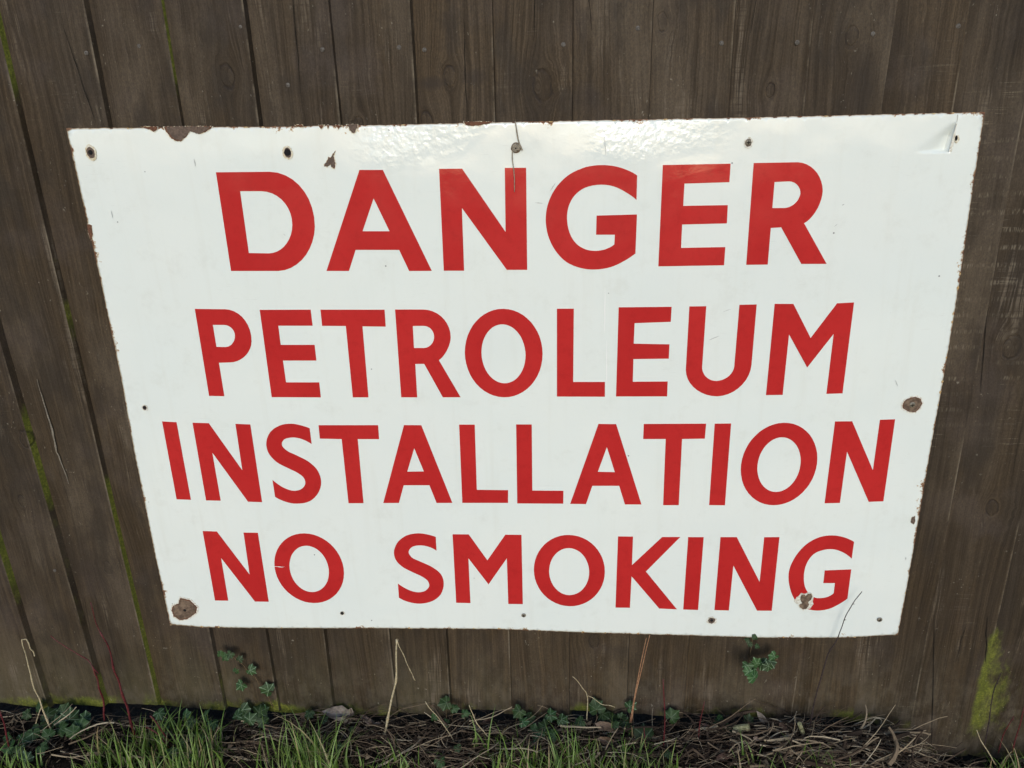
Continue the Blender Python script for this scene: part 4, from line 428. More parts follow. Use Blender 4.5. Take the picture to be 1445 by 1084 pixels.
# pale torn sliver on a left-hand board
def ribbon(pts, w0, w1, lift=0., n=1):
    V = []; F = []
    for i, p in enumerate(pts):
        t = i/(len(pts)-1); w = w0+(w1-w0)*t
        V += [(p[0]-w, p[1], p[2]), (p[0], p[1]-.0008, p[2]), (p[0]+w, p[1], p[2])]
    for i in range(len(pts)-1):
        for k in range(2): a = 3*i+k; F.append((a, a+1, a+4, a+3))
    return V, F
PALEWOOD = mat_simple('torn_pale_wood_fibre', (.13, .11, .085), (.27, .235, .18), 500., .9, .0006)
q = DATA['STEM']['scr1']; pts = []
for i in range(len(q)//2-1):
    for t in (0, .25, .5, .75):
        x = q[2*i]*(1-t)+q[2*i+2]*t; z = q[2*i+1]*(1-t)+q[2*i+3]*t
        x += rnd.uniform(-.0008, .0008); pts.append((x, face_y(x, z)-.0006, z))
V, F = ribbon(pts, .0005, .0005)
for k in range(len(V)//3):
    w = .0004+.0013*math.sin(math.pi*(k/(len(V)/3)))*rnd.uniform(.3, 1.1)
    c = V[3*k+1]; V[3*k] = (c[0]-w, c[1]+.0007, c[2]); V[3*k+2] = (c[0]+w, c[1]+.0007, c[2])
mesh('wood_splinter', V, F, PALEWOOD, fence)

# ---------------------------------------------------------------- sign
sign = empty('enamel_sign', (-.06, -.004, .18), 'chipped white enamel sign with red capitals warning of petroleum, fixed to the brown fence', 'sign')
YF = -.0125
P = DATA['PLATE']; outl = [(P[i]/1e4, P[i+1]/1e4) for i in range(0, len(P), 2)]
EX, EZ = DATA['HOLE']['e'][0]/1e4, DATA['HOLE']['e'][1]/1e4
def tear_x(z): return EX-.0035-.0045*max(0., min(1., (EZ+.019-z)/.036))
def dent(x, z):
    v = (EZ+.019-z)/.036
    if v <= 0 or v >= 1: return 0.
    xr = tear_x(z); wid = .010+.034*min(1., v*1.1); u = (x-xr+wid)/wid
    if u <= 0 or x > xr: return 0.
    return .0112*min(1., v/.45)**.9*u**1.9*(1-sstep(.95, 1., v))
def plate_y(x, z):
    """front surface of the slightly warped sheet, with the torn dent at the upper right screw"""
    top = .999-.013*(x+.66)/1.2
    y = YF+.0008*noise.noise(Vector((x*3.1, 0, z*3.1)))
    w1 = math.exp(-((x+.205-.25*(top-z))/.055)**2); w2 = math.exp(-((x-.125-.9*(top-z))/.060)**2)  # curl raised at two spots, added to catch the sun glare
    d = max(0., .075-(top-z)); y += d*d*(.12+.42*w1+.60*w2)
    return y + dent(x, z)
# ragged outline
rag = []
for i in range(len(outl)):
    a, b = outl[i], outl[(i+1) % len(outl)]; L = math.hypot(b[0]-a[0], b[1]-a[1]); n = max(1, int(L/.004))
    for k in range(n):
        t = k/n; nxn, nzn = -(b[1]-a[1])/L, (b[0]-a[0])/L
        j = 0 if k == 0 else .0005*noise.noise(Vector((i*3+k*.9, 0, 0)))+.0004*rnd.uniform(-1, 1)
        rag.append((a[0]+(b[0]-a[0])*t+nxn*j, a[1]+(b[1]-a[1])*t+nzn*j))
def tri_sheet(loops, yf, th, inner_grid=None):
    """flat front with holes, returned with a rim of thickness th behind it"""
    polys = [[Vector((x, z, 0)) for x, z in l] for l in loops]
    tr = tessellate_polygon(polys); flat = [p for l in loops for p in l]
    V = [(x, yf(x, z), z) for x, z in flat]; F = []
    for t in tr:
        a, b, c = [flat[q] for q in t]
        ar = (b[0]-a[0])*(c[1]-a[1])-(c[0]-a[0])*(b[1]-a[1])
        if abs(ar) < 1e-12: continue
        F.append(tuple(t) if ar > 0 else tuple(t)[::-1])
    o = len(V); V += [(x, y+th, z) for x, y, z in V]
    base = 0
    for l in loops:
        n = len(l)
        for k in range(n): a = base+k; b = base+(k+1) % n; F.append((a, b, o+b, o+a))
        base += n
    return V, F
# plate as a fine grid clipped to the outline so that the warp is smooth
def inside(pt, poly):
    x, y = pt; c = False; n = len(poly); j = n-1
    for i in range(n):
        xi, yi = poly[i]; xj, yj = poly[j]
        if (yi > y) != (yj > y) and x < (xj-xi)*(y-yi)/(yj-yi)+xi: c = not c
        j = i
    return c
bm = bmesh.new()
def build_plate():
    from mathutils.geometry import delaunay_2d_cdt
    pts = [Vector(p) for p in rag]; n = len(pts); edges = [(i, (i+1) % n) for i in range(n)]
    gx = -.70
    while gx < .58:
        gzv = .17
        while gzv < 1.02:
            if inside((gx, gzv), outl) : 
                dd = min(abs(gx-a[0])+abs(gzv-a[1]) for a in rag[::2])
                if dd > .012 and not (EX-.052 < gx < EX+.004 and EZ-.024 < gzv < EZ+.026): pts.append(Vector((gx, gzv)))
            gzv += .010 if gzv > .90 else .020
        gx += .020
    for k in range(0, 26):
        z_ = EZ+.021-.0016*k; xt = tear_x(z_)
        for q in range(-24, 1): pts.append(Vector((xt+q*.0019*(1+.0*q)-.0001, z_)))
        pts.append(Vector((xt+.0007, z_))); pts.append(Vector((xt+.0030, z_)))
    for off, step in ((.0035, 2), (.0075, 3)):
        for k in range(0, n, step):
            a, b = Vector(rag[k-3]), Vector(rag[(k+3) % n]); t = (b-a).normalized(); q = (a+b)/2 + Vector((t.y, -t.x))*off
            if inside(q, outl): pts.append(q)
    vs, es, fs, *_ = delaunay_2d_cdt(pts, edges, [], 1, 1e-6)
    return vs, es, fs
segs = [(Vector(rag[k]), Vector(rag[(k+1) % len(rag)])) for k in range(len(rag))]
def rimdist(p):
    best = 1.
    if -.58 < p[0] < .48 and .24 < p[1] < .95: return .02
    for a, b in segs:
        if abs(a.x-p[0]) > .02 or abs(a.y-p[1]) > .02: continue
        t = max(0., min(1., (p-a).dot(b-a)/(b-a).length_squared)); best = min(best, (a+(b-a)*t-p).length)
    return min(best, .02)
vs, es, fs = build_plate()
V = [(v[0], plate_y(v[0], v[1]), v[1]) for v in vs]; F = []
for f in fs:
    a, b, c = [vs[q] for q in f[:3]]
    ar = (b[0]-a[0])*(c[1]-a[1])-(c[0]-a[0])*(b[1]-a[1]); F.append(tuple(f) if ar > 0 else tuple(f)[::-1])
o = len(V); V += [(x, y+.0016, z) for x, y, z in V]
ec = {}
for f in F:
    for k in range(3):
        e2 = (f[k], f[(k+1) % 3]); ec[tuple(sorted(e2))] = ec.get(tuple(sorted(e2)), []) + [e2]
F2 = [tuple(o+q for q in f)[::-1] for f in F]
rim = [(b_, a_, o+a_, o+b_) for l in ec.values() if len(l) == 1 for a_, b_ in l]
fm = [0]*len(F)+[1]*(len(F2)+len(rim))
RD = [rimdist(Vector(v)) for v in vs]
plate = mesh('plate', V, F+F2+rim, [WHITE, RIM], sign, {'rim': RD+[0.]*len(RD)}, fmat=fm)
for p in plate.data.polygons[:len(F)]: p.use_smooth = True
for ch, loops in DATA['LET']:
    ls = [[(l[i]/1e4, l[i+1]/1e4) for i in range(0, len(l), 2)] for l in loops]
    # densify so that the letter follows the warp
    dl = []
    for l in ls:
        q = []
        for k in range(len(l)):
            a, b = l[k], l[(k+1) % len(l)]; n = max(1, int(math.hypot(b[0]-a[0], b[1]-a[1])/.02))
            q += [(a[0]+(b[0]-a[0])*t/n, a[1]+(b[1]-a[1])*t/n) for t in range(n)]
        dl.append(q)
    V, F = tri_sheet(dl, lambda x, z: plate_y(x, z)-.0005, .0006)
    o_ = mesh('letter', V, F, RED, sign); o_['label'] = 'red capital letter ' + ch
# chips
def ragged(l, amp, step=.0016):
    q = []
    for k in range(len(l)):
        a, b = l[k], l[(k+1) % len(l)]; L = math.hypot(b[0]-a[0], b[1]-a[1]); n = max(1, int(L/step))
        for t in range(n):
            q.append((a[0]+(b[0]-a[0])*t/n+rnd.uniform(-amp, amp), a[1]+(b[1]-a[1])*t/n+rnd.uniform(-amp, amp)))
    return q
def chip(key, halo, m, hm=CREAM, name='rust_chip', amp=.0005, lab=None, shift=(0, 0)):
    l = DATA['CHIP'][key]; l = [(l[i]/1e4, l[i+1]/1e4) for i in range(0, len(l), 2)]
    cx = sum(p[0] for p in l)/len(l); cz = sum(p[1] for p in l)/len(l)
    top = key in ('big', 'big2', 'mid', 'drip', 'd2', 'd3', 'd4', 'd5')
    if halo:
        h = []
        for x, z in l:
            d = math.hypot(x-cx, z-cz)+1e-6; f = (d+halo)/d
            h.append((cx+(x-cx)*f, cz+(z-cz)*f if not (top and z > cz+.3*abs(z-cz)) else min(cz+(z-cz)*f, z+.0003)))
        V, F = tri_sheet([ragged(h, amp*.9)], lambda x, z: plate_y(x, z)-.0008, .0008)
        mesh('enamel_chip_edge', V, F, hm, sign)
    if key in ('bl', 'rt', 'x', 'big', 'drip'):
        V, F = tri_sheet([ragged(l, amp*.9)], lambda x, z: plate_y(x, z)-.0010, .0008); mesh('rust_rim', V, F, RUSTRED, sign)
        l = [(cx+(x-cx)*.90, cz+(z-cz)*(.90 if not (top and z > cz) else 1.)) for x, z in l]
    V, F = tri_sheet([ragged(l, amp*.7)], lambda x, z: plate_y(x, z)-.0013, .0008)
    ob = mesh(name, V, F, m, sign)
    if lab: ob['label'] = lab
    return ob
chip('x', .0010, RUST, amp=.0006); chip('drip', .0010, RUST); chip('d2', .0007, RUSTRED); chip('d3', .0005, RUSTRED); chip('d4', .0008, RUSTRED); chip('d5', .0006, RUSTRED)
chip('big', .0010, RUST, amp=.0007); chip('big2', .0008, RUSTRED, amp=.0007); chip('mid', .0008, RUSTRED, amp=.0007)
chip('bl', .0024, STEELGREY, PALEROUGH, amp=.0006, lab='large grey bare patch around the lower left screw hole')
chip('rt', .0020, STEELGREY, PALEROUGH, amp=.0005)
chip('ghalo', 0, PALEROUGH, name='enamel_chip_edge', amp=.0006)
l = DATA['CHIP']['g']; l = [(l[i]/1e4, l[i+1]/1e4) for i in range(0, len(l), 2)]
V, F = tri_sheet([ragged(l, .0003)], lambda x, z: plate_y(x, z)-.0015, .0008); mesh('rust_chip', V, F, STEELGREY, sign)['label'] = 'small bare metal chip over the last letter'
chip('ls', .0005, RUSTRED); chip('rs', .0004, RUST)
# ochre blooms of rust creeping from the lower edge and right edge
OCHRE = mat_simple('ochre_rust_bloom', (.40, .22, .07), (.62, .50, .30), 300., .7, .0003)
def blob(x, z, rx, rz, m, off=.0006, name='rust_bloom', n=14):
    l = [(x+rx*math.cos(6.2832*k/n)*rnd.uniform(.55, 1.2), z+rz*math.sin(6.2832*k/n)*rnd.uniform(.5, 1.25)) for k in range(n)]
    V, F = tri_sheet([ragged(l, .0002, .001)], lambda x, z: plate_y(x, z)-off, .0005); return mesh(name, V, F, m, sign)
H = {k: (v[0]/1e4, v[1]/1e4) for k, v in DATA['HOLE'].items()}
def edge_pt(fr, side):
    a, b = {'b': (outl[15], outl[25]), 'r': (outl[8], outl[15]), 't': (outl[0], outl[8]), 'l': (outl[25], outl[0])}[side]
    pts = outl[15:26] if side == 'b' else outl[8:16] if side == 'r' else outl[0:9] if side == 't' else outl[25:]+outl[:1]
    d = [0]
    for p, q in zip(pts, pts[1:]): d.append(d[-1]+math.hypot(q[0]-p[0], q[1]-p[1]))
    t = fr*d[-1]
    for k in range(len(pts)-1):
        if d[k+1] >= t:
            f = (t-d[k])/(d[k+1]-d[k]); return (pts[k][0]*(1-f)+pts[k+1][0]*f, pts[k][1]*(1-f)+pts[k+1][1]*f)
    return pts[-1]
for fr, r in ((.955, .0022), (.93, .0016), (.345, .0020), (.39, .0013), (.42, .0019), (.48, .0012), (.535, .0022), (.57, .0012), (.66, .0017), (.15, .0014), (.84, .0012)):
    x, z = edge_pt(fr, 'b'); blob(x, z+.0014, r*1.2, r, OCHRE)
    if r > .0018: blob(x, z+.0006, r*.8, r*.5, RUSTRED, .0009)
for fr, r in ((.26, .0014), (.285, .0022), (.33, .0022), (.345, .0016), (.41, .0013), (.455, .0019), (.475, .0019), (.50, .0012), (.63, .0012), (.9, .0011)):
    x, z = edge_pt(fr, 'r'); blob(x-.0012, z, r*.7, r*1.4, OCHRE)
for fr, r in ((.12, .0016), (.2, .0013), (.29, .0014), (.33, .0018), (.47, .0012), (.6, .0014), (.64, .0014), (.67, .0011)):
    x, z = edge_pt(fr, 'r'); blob(x-.0004, z, r*.5, r*1.1, RUSTRED, .0009)
for k in range(46):
    fr = rnd.random(); side = rnd.choice('tttlb'); x, z = edge_pt(fr, side); r = rnd.uniform(.0006, .0016)
    dx, dz = {'t': (0, -.0007), 'l': (.0007, 0), 'b': (0, .0006)}[side]
    blob(x+dx, z+dz, r*(2 if side != 'l' else .6), r*(.6 if side != 'l' else 2), rnd.choice([RUSTRED, RUSTRED, OCHRE]), .0009)
# holes, screws
def hole(k, r, ring, ringm, rz=None, screw=False):
    x, z = H[k]
    y = plate_y(x, z)
    if ring:
        l = [(x+ring*math.cos(q*.3927), z-.0006+ring*(rz or 1)*math.sin(q*.3927)) for q in range(16)]
        V, F = tri_sheet([ragged(l, ring*.10, .002)], lambda a, b: plate_y(a, b)-.0012, .001); mesh('chipped_ring', V, F, ringm, sign)
        l = [(x+ring*.72*math.cos(q*.3927), z-.0004+ring*.72*(rz or 1)*math.sin(q*.3927)) for q in range(16)]
        V, F = tri_sheet([ragged(l, ring*.07, .002)], lambda a, b: plate_y(a, b)-.0014, .001); mesh('rust_ring', V, F, RUST, sign)
    if screw or k == 'h':
        pass
    if screw:
        V, F = disc(x, y-.0016, z, r, .35, 14); mesh('screw', V, F, SCREW, sign, smooth=True)
        for ax in (0, 1):
            Vb = []; Fb = []; w = r*.13; L_ = r*.6
            box(Vb, Fb, x-(L_ if ax else w), x+(L_ if ax else w), y-.0016-r*.37, y-.0016-r*.30, z-(w if ax else L_), z+(w if ax else L_)); mesh('screw_slot', Vb, Fb, HOLE, sign)
    else:
        V, F = disc(x, y-.0016, z, r, .02, 14, .05); mesh('screw_hole', V, F, HOLE, sign)
hole('a', .0034, .0078, CREAM, 1.35); hole('b', .0046, .0070, CREAM, 1.3); hole('c', .0052, .0066, STEELGREY, screw=True)
hole('d', .0040, .0058, PALEROUGH, 1.2, screw=True); hole('f', .0024, .0046, PALEROUGH, 1.1); hole('g', .0042, 0, None, screw=True)
hole('h', .0026, 0, None); hole('i', .0030, .0042, PALEROUGH); hole('j', .0038, 0, None, screw=True)
hole('k', .0026, .0082, PALEROUGH, .9); hole('l', .0042, 0, None, screw=True)
# torn and lifted tab at the upper right screw
ex, ez = H['e']
V = []; F = []
for j in range(13):
    v = j/12; z = EZ+.018-.0345*v; x = tear_x(z)+.0004; w = .0003+.0030*min(1., v*1.5)
    V += [(x-.0002, plate_y(x+.002, z)-.0005, z), (x+w, plate_y(x+w+.001, z)-.0009, z)]
for j in range(12): a = 2*j; F.append((a, a+2, a+3, a+1))
mesh('torn_edge', V, F, PALEROUGH, sign)
l = [(ex+.0005*math.cos(q)+.0026*math.cos(q), ez-.001+.0052*math.sin(q)) for q in [k*.5236 for k in range(12)]]
V, F = tri_sheet([ragged(l, .0004, .001)], lambda a, b: plate_y(a, b)-.0012, .001); mesh('rust_ring', V, F, CREAM, sign)
l = [(ex-.0012+.0016*math.cos(q), ez+.0034*math.sin(q)) for q in [k*.5236 for k in range(12)]]
V, F = tri_sheet([l], lambda a, b: plate_y(a, b)-.0015, .001); mesh('screw_hole', V, F, HOLE, sign)
# crease from the tab up to the top edge
V, F = ribbon([(ex-.0030, plate_y(ex, ez+.021)-.0004, ez+.020), (ex-.0034, plate_y(ex, ez+.026)-.0004, ez+.0285)], .0003, .0002); mesh('crease', V, F, PALEROUGH, sign)
# small scratches (px-thin) in the glaze
SCR = mat_simple('grey_glaze_scratch', (.30, .31, .31), (.5, .5, .48), 500., .6, 0)
SCRW = mat_simple('white_glaze_scratch', (.80, .80, .78), (.85, .85, .82), 500., .3, 0)
for (x0, z0, x1, z1, m, w_) in DATA['SCR']:
    mm = {'g': SCR, 'w': SCRW}[m]; x0, z0, x1, z1 = [q/1e4 for q in (x0, z0, x1, z1)]
    n = 6; pts = [(x0+(x1-x0)*k/n+rnd.uniform(-.0003, .0003), 0, z0+(z1-z0)*k/n) for k in range(n+1)]
    V = []; F = []
    dx, dz = (z1-z0), -(x1-x0); L = math.hypot(dx, dz); dx /= L; dz /= L
    for k, p in enumerate(pts):
        ww = w_/1e4*math.sin(math.pi*(k+.4)/(n+.8)); y = plate_y(p[0], p[2])-.0010
        V += [(p[0]-dx*ww, y, p[2]-dz*ww), (p[0]+dx*ww, y, p[2]+dz*ww)]
    for k in range(n): a = 2*k; F.append((a, a+1, a+3, a+2))
    mesh('scratch', V, F, mm, sign)

# ---------------------------------------------------------------- plants and litter
def smoothline(q, y, sub=4, wob=0.):
    P_ = [Vector((q[2*i], y, q[2*i+1])) for i in range(len(q)//2)]
    P_ = [2*P_[0]-P_[1]]+P_+[2*P_[-1]-P_[-2]]; out = []
    for i in range(1, len(P_)-2):
        for k in range(sub):
            t = k/sub; a, b, c, d = P_[i-1:i+3]
            out.append(.5*((2*b)+(c-a)*t+(2*a-5*b+4*c-d)*t*t+(3*b-a-3*c+d)*t**3))
    out.append(P_[-2].copy())
    for k, p in enumerate(out):
        p.y += wob*noise.noise(Vector((k*.35, q[0]*9, 0)))
    return out
RED_STEM = mat_simple('dark_red_bramble_bark', (.055, .008, .010), (.14, .022, .024), 300., .5, .0003, spec=.4)
DARK_STEM = mat_simple('blackish_dry_bark', (.020, .014, .014), (.055, .036, .034), 300., .8, .0003)
STRAW = mat_simple('pale_dry_stalk', (.30, .235, .13), (.52, .44, .28), 260., .75, .0004)
REDSTRAW = mat_simple('reddish_dry_grass_stalk', (.22, .095, .05), (.42, .24, .13), 200., .7, .0003)
GREENSTEM = mat_simple('ivy_stem', (.07, .045, .02), (.14, .10, .05), 300., .8, .0003)
def stem(key, y, r0_, r1_, m, parent=None, name='stem', nodes=0, wob=.004, n=6, thorns=0):
    pts = smoothline(DATA['STEM'][key], y, 4, wob); rads = []
    for k in range(len(pts)):
        t = k/(len(pts)-1); r = r0_+(r1_-r0_)*t
        if nodes and k % nodes == 0: r *= 1.55
        rads.append(r*rnd.uniform(.88, 1.12))
    V = []; F = []; tube_ring(V, F, pts, rads, n)
    for k in range(thorns):
        p = pts[rnd.randrange(1, len(pts)-1)]; s_ = rnd.choice((-1, 1)); b = len(V)
        V += [tuple(p+Vector((0, 0, .0012))), tuple(p-Vector((0, 0, .0012))), tuple(p+Vector((0, -.001, 0))), tuple(p+Vector((s_*.0036, -.001, .0012)))]
        F += [(b, b+1, b+3), (b+1, b+2, b+3), (b+2, b, b+3)]
    return mesh(name, V, F, m, parent, smooth=True)
def rootat(name, key, y, lab, cat, group=None):
    q = DATA['STEM'][key]; return empty(name, (q[-2], y, q[-1]), lab, cat, group)
BG = 'bramble canes rising from the soil'
t = rootat('bramble', 'bramA', -.04, 'short red cane with a thin side shoot leaning left, at lower left', 'bramble', BG)
stem('bramA', -.04, .0012, .0019, RED_STEM, t, thorns=5); stem('bramA2', -.045, .0007, .0010, RED_STEM, t, 'side_shoot', thorns=2)
t = rootat('bramble', 'bramB', -.06, 'tallest red cane, fading to a thin tip, at lower left', 'bramble', BG)
stem('bramB', -.06, .0006, .0024, RED_STEM, t, thorns=8, nodes=6)
t = rootat('bramble', 'bramC', -.08, 'pair of dark red canes in the grass right of the tall left cane', 'bramble', BG)
stem('bramC', -.08, .0011, .0016, RED_STEM, t, thorns=3); stem('bramC2', -.085, .0010, .0014, RED_STEM, t, thorns=3)
for key, y, r, lab in (('bramD', -.06, .0010, 'thin upright red cane under the letters IN of SMOKING'), ('bramE', -.07, .0013, 'upright red cane right of the reddish grass stalks'), ('bramF', -.08, .0010, 'very short red cane stub in front of the round ivy leaf'),
                       ('bramI', -.05, .0010, 'red cane at the right border of the photo'), ('bramI2', -.03, .0009, 'faint thin red cane just left of the right border cane'), ('bramJ', -.10, .0018, 'dark red cane at the left border of the photo')):
    t = rootat('bramble', key, y, lab, 'bramble', BG); stem(key, y, r*.7, r, RED_STEM, t, thorns=3)
t = rootat('bramble', 'bramG', -.035, 'long thin dark shoot reaching up over the lower right part of the sign', 'bramble', BG)
stem('bramG', -.032, .0006, .0012, DARK_STEM, t, thorns=3, wob=.003)
t = rootat('bramble', 'bramH', -.03, 'short black shoot standing in front of the green algae patch', 'bramble', BG)
stem('bramH', -.03, .0006, .0011, DARK_STEM, t, thorns=2)
DG = 'dry stalks standing at the fence'
t = rootat('dry_stalk', 'dryA', -.05, 'bent pale dry stalk with a drooping tip at the far left of the fence', 'stalk', DG)
stem('dryA', -.05, .0008, .0018, STRAW, t, nodes=7); stem('dryA2', -.05, .0009, .0011, STRAW, t, 'drooping_tip'); stem('dryA3', -.05, .0009, .0007, STRAW, t, 'side_shoot')
t = rootat('dry_stalk', 'dryB', -.04, 'tall pale dry stalk with a snapped hanging tip below the sign', 'stalk', DG)
stem('dryB', -.04, .0015, .0021, STRAW, t, nodes=8); stem('dryB2', -.04, .0007, .0006, STRAW, t, 'hanging_tip', nodes=5)
t = rootat('dry_stalk', 'dryC', -.03, 'two thin reddish grass stalks touching the lower edge of the sign', 'stalk', DG)
stem('dryC', -.03, .0006, .0014, REDSTRAW, t, wob=.002); stem('dryC2', -.032, .0005, .0013, REDSTRAW, t, wob=.002)
for key, y, r, lab in (('dryD', -.05, .0010, 'short pale kinked stalk below the algae patch'), ('dryE', -.06, .0010, 'thin pale stalk leaning left in the litter right of the snapped stalk'),
                       ('dryF', -.06, .0011, 'curved pale stalk at the grass edge below the letters SM')):
    t = rootat('dry_stalk', key, y, lab, 'stalk', DG); stem(key, y, r*.6, r, STRAW, t)
t = rootat('dry_stalk', 'dryG', -.03, 'thin brown arching stalk with a side shoot left of the reddish stalks', 'stalk', DG)
stem('dryG', -.03, .0005, .0009, STRAW, t); stem('dryG2', -.03, .0006, .0005, STRAW, t, 'side_shoot')
STICK = mat_simple('brown_broken_stick', (.075, .052, .035), (.16, .115, .078), 220., .85, .001)
t = rootat('fallen_stick', 'dryStick', -.03, 'thick brown broken stick leaning on the soil at the lower right end of the boards', 'stick')
stem('dryStick', -.03, .0040, .0048, STICK, t, n=8)
t = empty('string', (-.072, -.012, .96), 'frayed thin string wound on the top middle screw of the sign', 'string')
stem('string1', -.0165, .0008, .0011, STRING, t, 'cord', wob=.0006); stem('string2', -.0170, .0008, .0005, STRING, t, 'cord', wob=.0006)
cx, cz = H['c']; pts = []
for k in range(64):
    a = k*.55; rr = .0035+.0022*math.sin(k*1.7); pts.append(Vector((cx+rr*math.cos(a), -.0158-.0018*abs(math.sin(k*.37)), cz-.001+rr*.9*math.sin(a))))
V = []; F = []; tube_ring(V, F, pts, [.00075]*len(pts), 5); mesh('knot', V, F, STRING, t)

# leaves -----------------------------------------------------------
def mat_leaf(name, c1, c2, vein):
    s = NT(name); x, y, z, P = s.pos()
    n = s.noise(P, 180., 4., .6); col = s.mix(s.ramp(n, .3, .7), c1, c2)
    rd = s.n('ShaderNodeObjectInfo').outputs['Random']
    hs = s.n('ShaderNodeHueSaturation'); s.put(hs.inputs['Color'], col); s.put(hs.inputs['Value'], s.math('MULTIPLY_ADD', rd, .7, .62)); s.put(hs.inputs['Hue'], s.math('MULTIPLY_ADD', rd, .03, .485))
    v = s.ramp(s.attr('vein'), .72, .95)
    col = s.mix(s.math('MULTIPLY', v, .75), hs.outputs[0], vein)
    return s.done(col, .58, s.bump(s.noise(P, 300., 3., .6), .0006, .6), .25)
IVY = mat_leaf('dark_ivy_leaf', (.014, .034, .008), (.034, .064, .017), (.10, .14, .08))
IVYP = mat_leaf('pale_veined_ivy_leaf', (.018, .048, .013), (.042, .088, .026), (.20, .28, .17))
BROWNLEAF = mat_leaf('dead_brown_leaf', (.085, .050, .032), (.17, .105, .070), (.20, .14, .10))
GREYLEAF = mat_leaf('pale_grey_dead_leaf', (.19, .14, .105), (.36, .275, .21), (.38, .3, .24))
def leaf_mesh(kind, seed, crumple=.15):
    rr = random.Random(seed)
    if kind == 'ivy':
        ang = [-165, -125, -95, -62, -38, -18, 0, 18, 38, 62, 95, 125, 165]; rad = [.28, .52, .62, .55, .80, .62, 1.0, .62, .80, .55, .62, .52, .28]; tips = {2, 4, 6, 8, 10}
        ang = [-165, -130, -100, -74, -50, -26, 0, 26, 50, 74, 100, 130, 165]; rad = [.40, .62, .74, .62, .86, .72, 1.04, .72, .86, .62, .74, .62, .40]
    else:
        ang = [-170, -135, -105, -80, -52, -24, 0, 24, 52, 80, 105, 135, 170]; rad = [.5, .34, .40, .44, .58, .80, 1.1, .84, .55, .40, .36, .30, .5]; tips = {6}
    V = [(0, 0, 0)]; A = [1.]; F = []; n = len(ang)
    for ring, f in enumerate((.35, .7, 1.)):
        for k, (a, r) in enumerate(zip(ang, rad)):
            a = math.radians(a)+rr.uniform(-.04, .04); r_ = r*f*rr.uniform(.93, 1.07)
            tip = k in tips
            if ring == 0: r_ = .35*(.6*r+.2)
            zz = crumple*(rr.uniform(-1, 1)*(.3+f)*.6) + (.5*abs(math.sin(a))*r_ if kind != 'ivy' else 0) + (.05 if not tip else -.03)*f - .22*f*f*(1 if kind == 'ivy' else .5)*abs(math.sin(a))
            V.append((r_*math.sin(a), r_*math.cos(a), zz)); A.append((1. if tip else 0.))
    for k in range(n-1):
        F.append((0, 1+k, 2+k))
        for ring in range(2): a = 1+ring*n+k; F.append((a, a+n, a+n+1, a+1))
    me = bpy.data.meshes.new(kind+'_leaf'); me.from_pydata([tuple(c*.5 for c in v) for v in V], [], F)
    at = me.attributes.new('vein', 'FLOAT', 'POINT'); at.data.foreach_set('value', A)
    me.polygons.foreach_set('use_smooth', [True]*len(me.polygons)); return me
LM = {}
def leaf(parent, loc, size, kind='ivy', m=IVY, tilt=None, name='leaf', spin=None, var=None, crumple=.15):
    v = rnd.randrange(5) if var is None else var
    key = (kind, v, m.name)
    if key not in LM:
        LM[key] = leaf_mesh(kind, v*7+3, crumple); LM[key].materials.append(m)
    o = bpy.data.objects.new(name, LM[key]); C.objects.link(o)
    off = rootloc(parent) if parent else Vector()
    if parent: o.parent = parent
    # leaf plane is local xy, normal +z.  tilt: normal direction
    nrm = Vector(tilt or (rnd.uniform(-.5, .5), -1+rnd.uniform(-.1, .5), .5+rnd.uniform(-.2, .6))).normalized()
    q = nrm.to_track_quat('Z', 'Y'); sp = rnd.uniform(-3.1, 3.1) if spin is None else spin
    o.rotation_mode = 'QUATERNION'; o.rotation_quaternion = q @ Matrix.Rotation(sp, 3, 'Z').to_quaternion()
    o.scale = (size, size, size); o.location = Vector(loc)-off
    return o
def thread(parent, pts, r, m, name='stem'):
    V = []; F = []; tube_ring(V, F, [Vector(p) for p in pts], [r]*len(pts), 5); return mesh(name, V, F, m, parent, smooth=True)
IG = 'ivy plants along the fence foot'
q = DATA['STEM']['ivyA']
t = empty('ivy_sprig', (q[-2], -.01, q[-1]), 'thin ivy sprig trailing down the boards below the lower left corner of the sign', 'ivy', IG)
stem('ivyA', -.008, .0007, .0009, GREENSTEM, t)
for a in DATA['IVY']['A']: leaf(t, (a[0], -.013-rnd.uniform(0, .01), a[1]), a[2]*.00225, m=IVYP if a[2] > 11 else IVY, tilt=(rnd.uniform(-.4, .4), -1, .35+rnd.uniform(-.3, .3)), spin=rnd.uniform(-2.8, 2.8))
q = DATA['STEM']['ivyB']
t = empty('ivy_sprig', (q[-2], -.01, q[-1]), 'twisted bunch of pale veined ivy leaves hanging from beneath the lower edge of the sign', 'ivy', IG)
stem('ivyB', -.010, .0008, .0010, GREENSTEM, t); stem('ivyB2', -.03, .0009, .0007, GREENSTEM, t)
for a in DATA['IVY']['B']: leaf(t, (a[0], -.016, a[1]), a[2]*.0021, m=IVY)
for i, a in enumerate(DATA['IVY']['B2']): leaf(t, (a[0], -.03-.003*i, a[1]), a[2]*.00225, m=IVYP, tilt=(rnd.uniform(-.7, .7), -1, rnd.uniform(-.2, .9)), spin=rnd.choice((3.0, 2.2, -2.4, .5)))
def gpos(px, py, z=0.):
    d = fw + rt*(px-722.5)/1093.38 - up*(py-542)/1093.38; t_ = (z-1.01412)/d.z
    return Vector((d.x*t_, -1.08283+d.y*t_, z))
